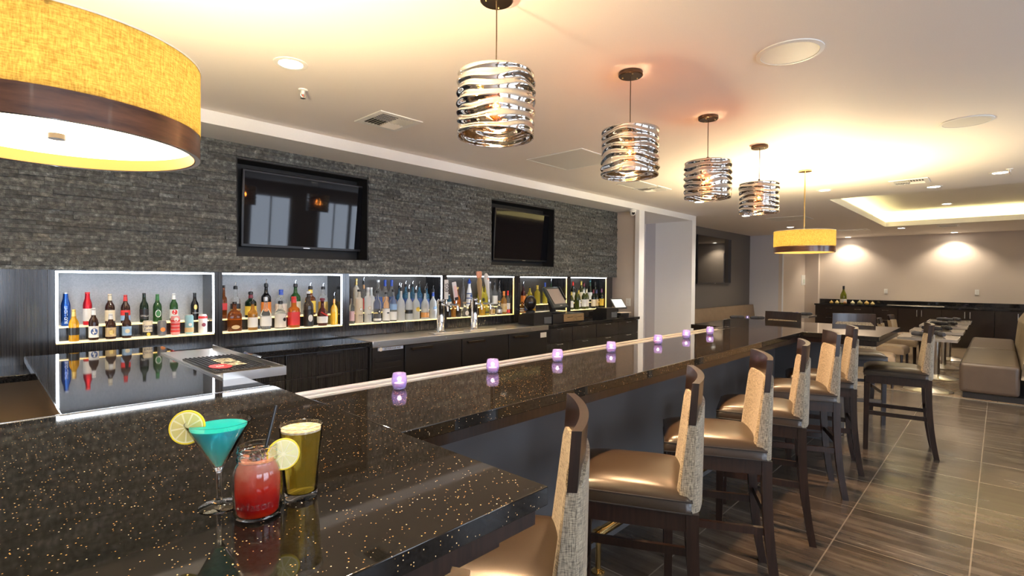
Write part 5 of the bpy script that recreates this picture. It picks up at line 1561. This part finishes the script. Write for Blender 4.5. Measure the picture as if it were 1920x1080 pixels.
def make_chair(label):
    t = thing('dining_chair', label, 'chair', (0, 0, 0), 0, 'low tan dining chairs opposite the banquette')
    def seat(u, v):
        x = -1 + 2 * u; y = -1 + 2 * v
        d = ((1 - x ** 6) * (1 - y ** 6)) ** .5
        return (x * .225, .23 + y * .225, .43 + .045 * d), (x * .225, .23 + y * .225, .345)
    MB().grid_solid(seat, 14, 14).build('seat', M['chairfabric'], t, ang=70)
    def back(u, v):
        x = -.21 + .42 * u; z = .36 + .36 * v
        c = -.02 - .06 * v - .03 * (1 - (2 * u - 1) ** 2)
        return (x, c + .032, z), (x, c - .03, z)
    MB().grid_solid(back, 14, 6).build('backrest', M['chairback'], t, ang=60)
    def cap_(u, v):
        x = -.205 + .41 * u; z = .7205 + .10 * v
        c = -.08 - .02 * v - .03 * (1 - (2 * u - 1) ** 2)
        return (x, c + .014, z), (x, c - .014, z)
    MB().grid_solid(cap_, 14, 2).build('top_rail', M['darkwood'], t)
    for s in (-1, 1):
        MB().tube([(s * .19, .0, .36), (s * .19, -.03, .18), (s * .19, -.08, 0)], [.022, .019, .015], 8).build('leg', M['darkwood'], t)
        MB().tube([(s * .19, .42, .344), (s * .19, .425, 0)], [.021, .016], 8).build('leg', M['darkwood'], t)
    return t
ch = make_chair('nearest low tan dining chair opposite the banquette, half behind the bar wing')
for i, x in enumerate(TABX):
    o = ch if i == 0 else copy_tree(ch)
    o.location = (x - .06, 1.52, 0); o.rotation_euler = (0, 0, R(180 + (6, -4, 3, -5)[i]))
    if i: o['label'] = '%s low tan dining chair opposite the banquette, counted from the camera' % NTH[i]

def make_bench(label, L, pat):
    t = thing('banquette', label, 'bench', (0, 0, 0), 0, 'upholstered banquette units')
    def seat(u, v):
        x = u * L; s = v * 2 - 1
        return (x, 0, 0), (x, 0, 0)
    MB().box(.004, L - .004, -.20, .37, .075, .46, .045, 4).build('seat', M['tanleather'], t)
    MB().tube([(.03, .35, .447), (.03, -.16, .447)], .005, 6).tube([(.03, .352, .447), (L - .03, .352, .447)], .005, 6).build('seat_piping', M['leather'], t)
    MB().box(.03, L - .03, -.36, .33, 0, .0745).build('plinth', M['black'], t)
    def bk(u, v):
        a = v * pi
        z = .30 + .72 * v
        yf = -.205 - .06 * v - .09 * max(0, v - .75) / .25
        yb = -.40 + .05 * max(0, v - .75) / .25
        if yb > yf - .02: yb = yf - .02
        return (.004 + u * (L - .008), yf, z), (.004 + u * (L - .008), yb, z)
    MB().grid_solid(bk, 4, 16).build('backrest', M['pattern'], t, ang=60)
    return t
bq = make_bench('nearer brown banquette unit at the right edge, patterned back', 2.15, True)
bq.location = (8.86, 0, 0)
o = copy_tree(bq); o.location = (11.02, 0, 0); o['label'] = 'farther brown banquette unit, beyond the seam in the seat'
t = thing('wall_bench', 'long tan upholstered bench under the wall screen', 'bench', (9.15, 4.74, 0))
MB().box(0, 4.75, -.60, -.02, .10, .46, .03, 3).build('seat', M['tanleather'], t)
def bk2(u, v):
    return (u * 4.75, -.185 + .06 * v, .461 + .43 * v), (u * 4.75, -.055 + .035 * v, .461 + .43 * v)
MB().grid_solid(bk2, 2, 6).build('backrest', M['chairfabric'], t)
MB().box(.03, 4.72, -.56, -.04, 0, .0995).build('plinth', M['black'], t)
for i, (x, y) in enumerate([(10.45, 3.58), (12.55, 3.25)]):
    o = copy_tree(tb); o.location = (x, y, 0)
    o['label'] = ('dark bench table with a candle, behind the bar votives', 'dark table near the short grey wall, behind the far bar stools')[i]; o['group'] = 'tables by the wall bench'
    q = copy_tree(te); q.location = (x + .02, y, .7505); q['label'] = ('small lit candle on the bench table behind the bar votives', 'small lit candle on the table behind the far bar stools')[i]; q['group'] = 'candles on the bench tables'
    for k in (0, 1):
        q = copy_tree(rl); q.location = (x - .06 + .12 * k, y + (.17, -.17)[k], .7505); q.rotation_euler = (0, 0, R(-40))
        q['label'] = 'dark rolled napkin on the %s, %s of the candle' % (('bench table behind the bar votives', 'table behind the far bar stools')[i], ('left', 'right')[k]); q['group'] = 'rolled napkins on the bench tables'

# ================================================================== FAR SERVICE COUNTER
FX = 15.55
t = thing('service_counter_top', 'long black countertop with low backsplash along the far wall', 'counter', (FX, -3.0, .87))
MB().box(-.02, .598, 0, 6.60, 0, .04, .004).build('counter_top', M['granite'], t)
MB().box(.575, .598, 0, 6.60, .0405, .15).build('backsplash', M['granite'], t)
units = [(3.58, 2.30, 'dr', 'far dark drawer cabinet below the big wine bottle'), (2.295, 1.80, 'dr', 'narrow far drawer cabinet left of the paired door handles'),
         (1.795, .98, 'do', 'far double door cabinet with upright steel handles, left of its twin'), (.975, .08, 'do', 'far double door cabinet with upright handles above the napkin tables'),
         (.075, -.75, 'do', 'far double door cabinet at the right picture edge'), (-.755, -3.0, 'no', '')]
for (y1, y0, kd, lb) in units:
    if kd == 'no':
        continue
    c = thing('base_cabinet', lb, 'cabinet', (FX, y0, 0), 0, 'cabinets under the far counter')
    W = y1 - y0
    MB().box(.02, .58, 0, W, .10, .868).box(.07, .56, .02, W - .02, 0, .10).build('body', M['cabinetwood'], c)
    if kd == 'dr':
        for (a, bb) in ((.105, .36), (.365, .62), (.625, .862)):
            nd = 1 if W < .7 else 2
            for q in range(nd):
                d = MB().box(0, .019, W * q / nd + .003, W * (q + 1) / nd - .003, a, bb, .002).build('drawer', M['cabinetwood'], c)
                yc = W * (q + .5) / nd
                MB().tube([(0, yc - .06, bb - .07), (-.025, yc - .06, bb - .07), (-.025, yc + .06, bb - .07), (0, yc + .06, bb - .07)], .006, 8).build('handle', M['steel'], d)
    else:
        for q in range(2):
            d = MB().box(0, .019, W * q / 2 + .003, W * (q + 1) / 2 - .003, .105, .862, .002).build('door', M['cabinetwood'], c)
            yc = W / 2 + (-.045, .045)[q]
            MB().tube([(0, yc, .68), (-.025, yc, .68), (-.025, yc, .82), (0, yc, .82)], .006, 8).build('handle', M['steel'], d)
t = thing('warming_plate', 'long shiny steel warming plate lying on the far counter', 'plate', (15.80, 1.49, .9105))
MB().box(-.16, .16, -.55, .55, 0, .012, .004).build('plate', M['steel'], t)
MB().box(-.14, .14, -.53, .53, .0122, .0135).build('glass_top', plain('pale_glass_top', (.75, .68, .52), .08), t)
wbig = thing('wine_bottle', 'big green wine bottle standing alone on the far counter', 'bottle', (15.78, 2.98, .9105))
MB().lathe([(0, 0), (.070, 0), (.074, .01), (.074, .20), (.068, .25), (.03, .34), (.022, .38), (.022, .455), (0, .455)], 28).build('glass_body', plain('olive_green_bottle', (.22, .24, .02), .08, trans=.3), wbig)
MB().lathe([(.0755, .03), (.0755, .13), (.0745, .13), (.0745, .03)], 28, loop=True).build('label', lm('white'), wbig)
MB().lathe([(0, .38), (.0245, .38), (.0245, .47), (0, .472)], 20).build('foil_capsule', M['black'], wbig)
go = None
rnd = random.Random(11)
GC = [(.62, .40, .10), (.70, .55, .22), (.40, .20, .08), (.75, .68, .42), (.30, .26, .10)]
POS = ['left of', 'right of', 'in front of']
for k, (x, y, r, txt) in enumerate([(15.72, 3.24, .045, 'small orange gourd at the left end of the far counter arrangement'), (15.66, 3.10, .050, 'yellow gourd left of the big far wine bottle'),
                                (15.66, 2.92, .045, 'dark brown gourd in front of the big far wine bottle'), (15.70, 2.76, .050, 'pale cream gourd right of the big far wine bottle'),
                                (15.68, 2.60, .060, 'olive gourd in the middle of the far counter arrangement'), (15.72, 2.46, .055, 'ochre gourd right of the olive one on the far counter'),
                                (15.68, 2.33, .045, 'tan gourd at the right end of the far counter arrangement')]):
    g = thing('gourd', txt, 'gourd', (x, y, .9105), 0, 'decorative gourds on the far counter')
    b = MB(); prof = [(0, .1 * r), (.6 * r, 0), (r, .55 * r), (.9 * r, 1.0 * r), (.45 * r, 1.4 * r), (.2 * r, 1.8 * r), (0, 1.85 * r)]
    b.lathe(prof, 16)
    b.build('gourd_body', plain('gourd_skin_%s' % 'abcdefg'[k], GC[k % 5], .45), g, ang=80)
    MB().tube([(0, 0, 1.8 * r), (.01, 0, 2.1 * r), (.025, .005, 2.25 * r)], .005, 6).build('stem', M['darkwood'], g)
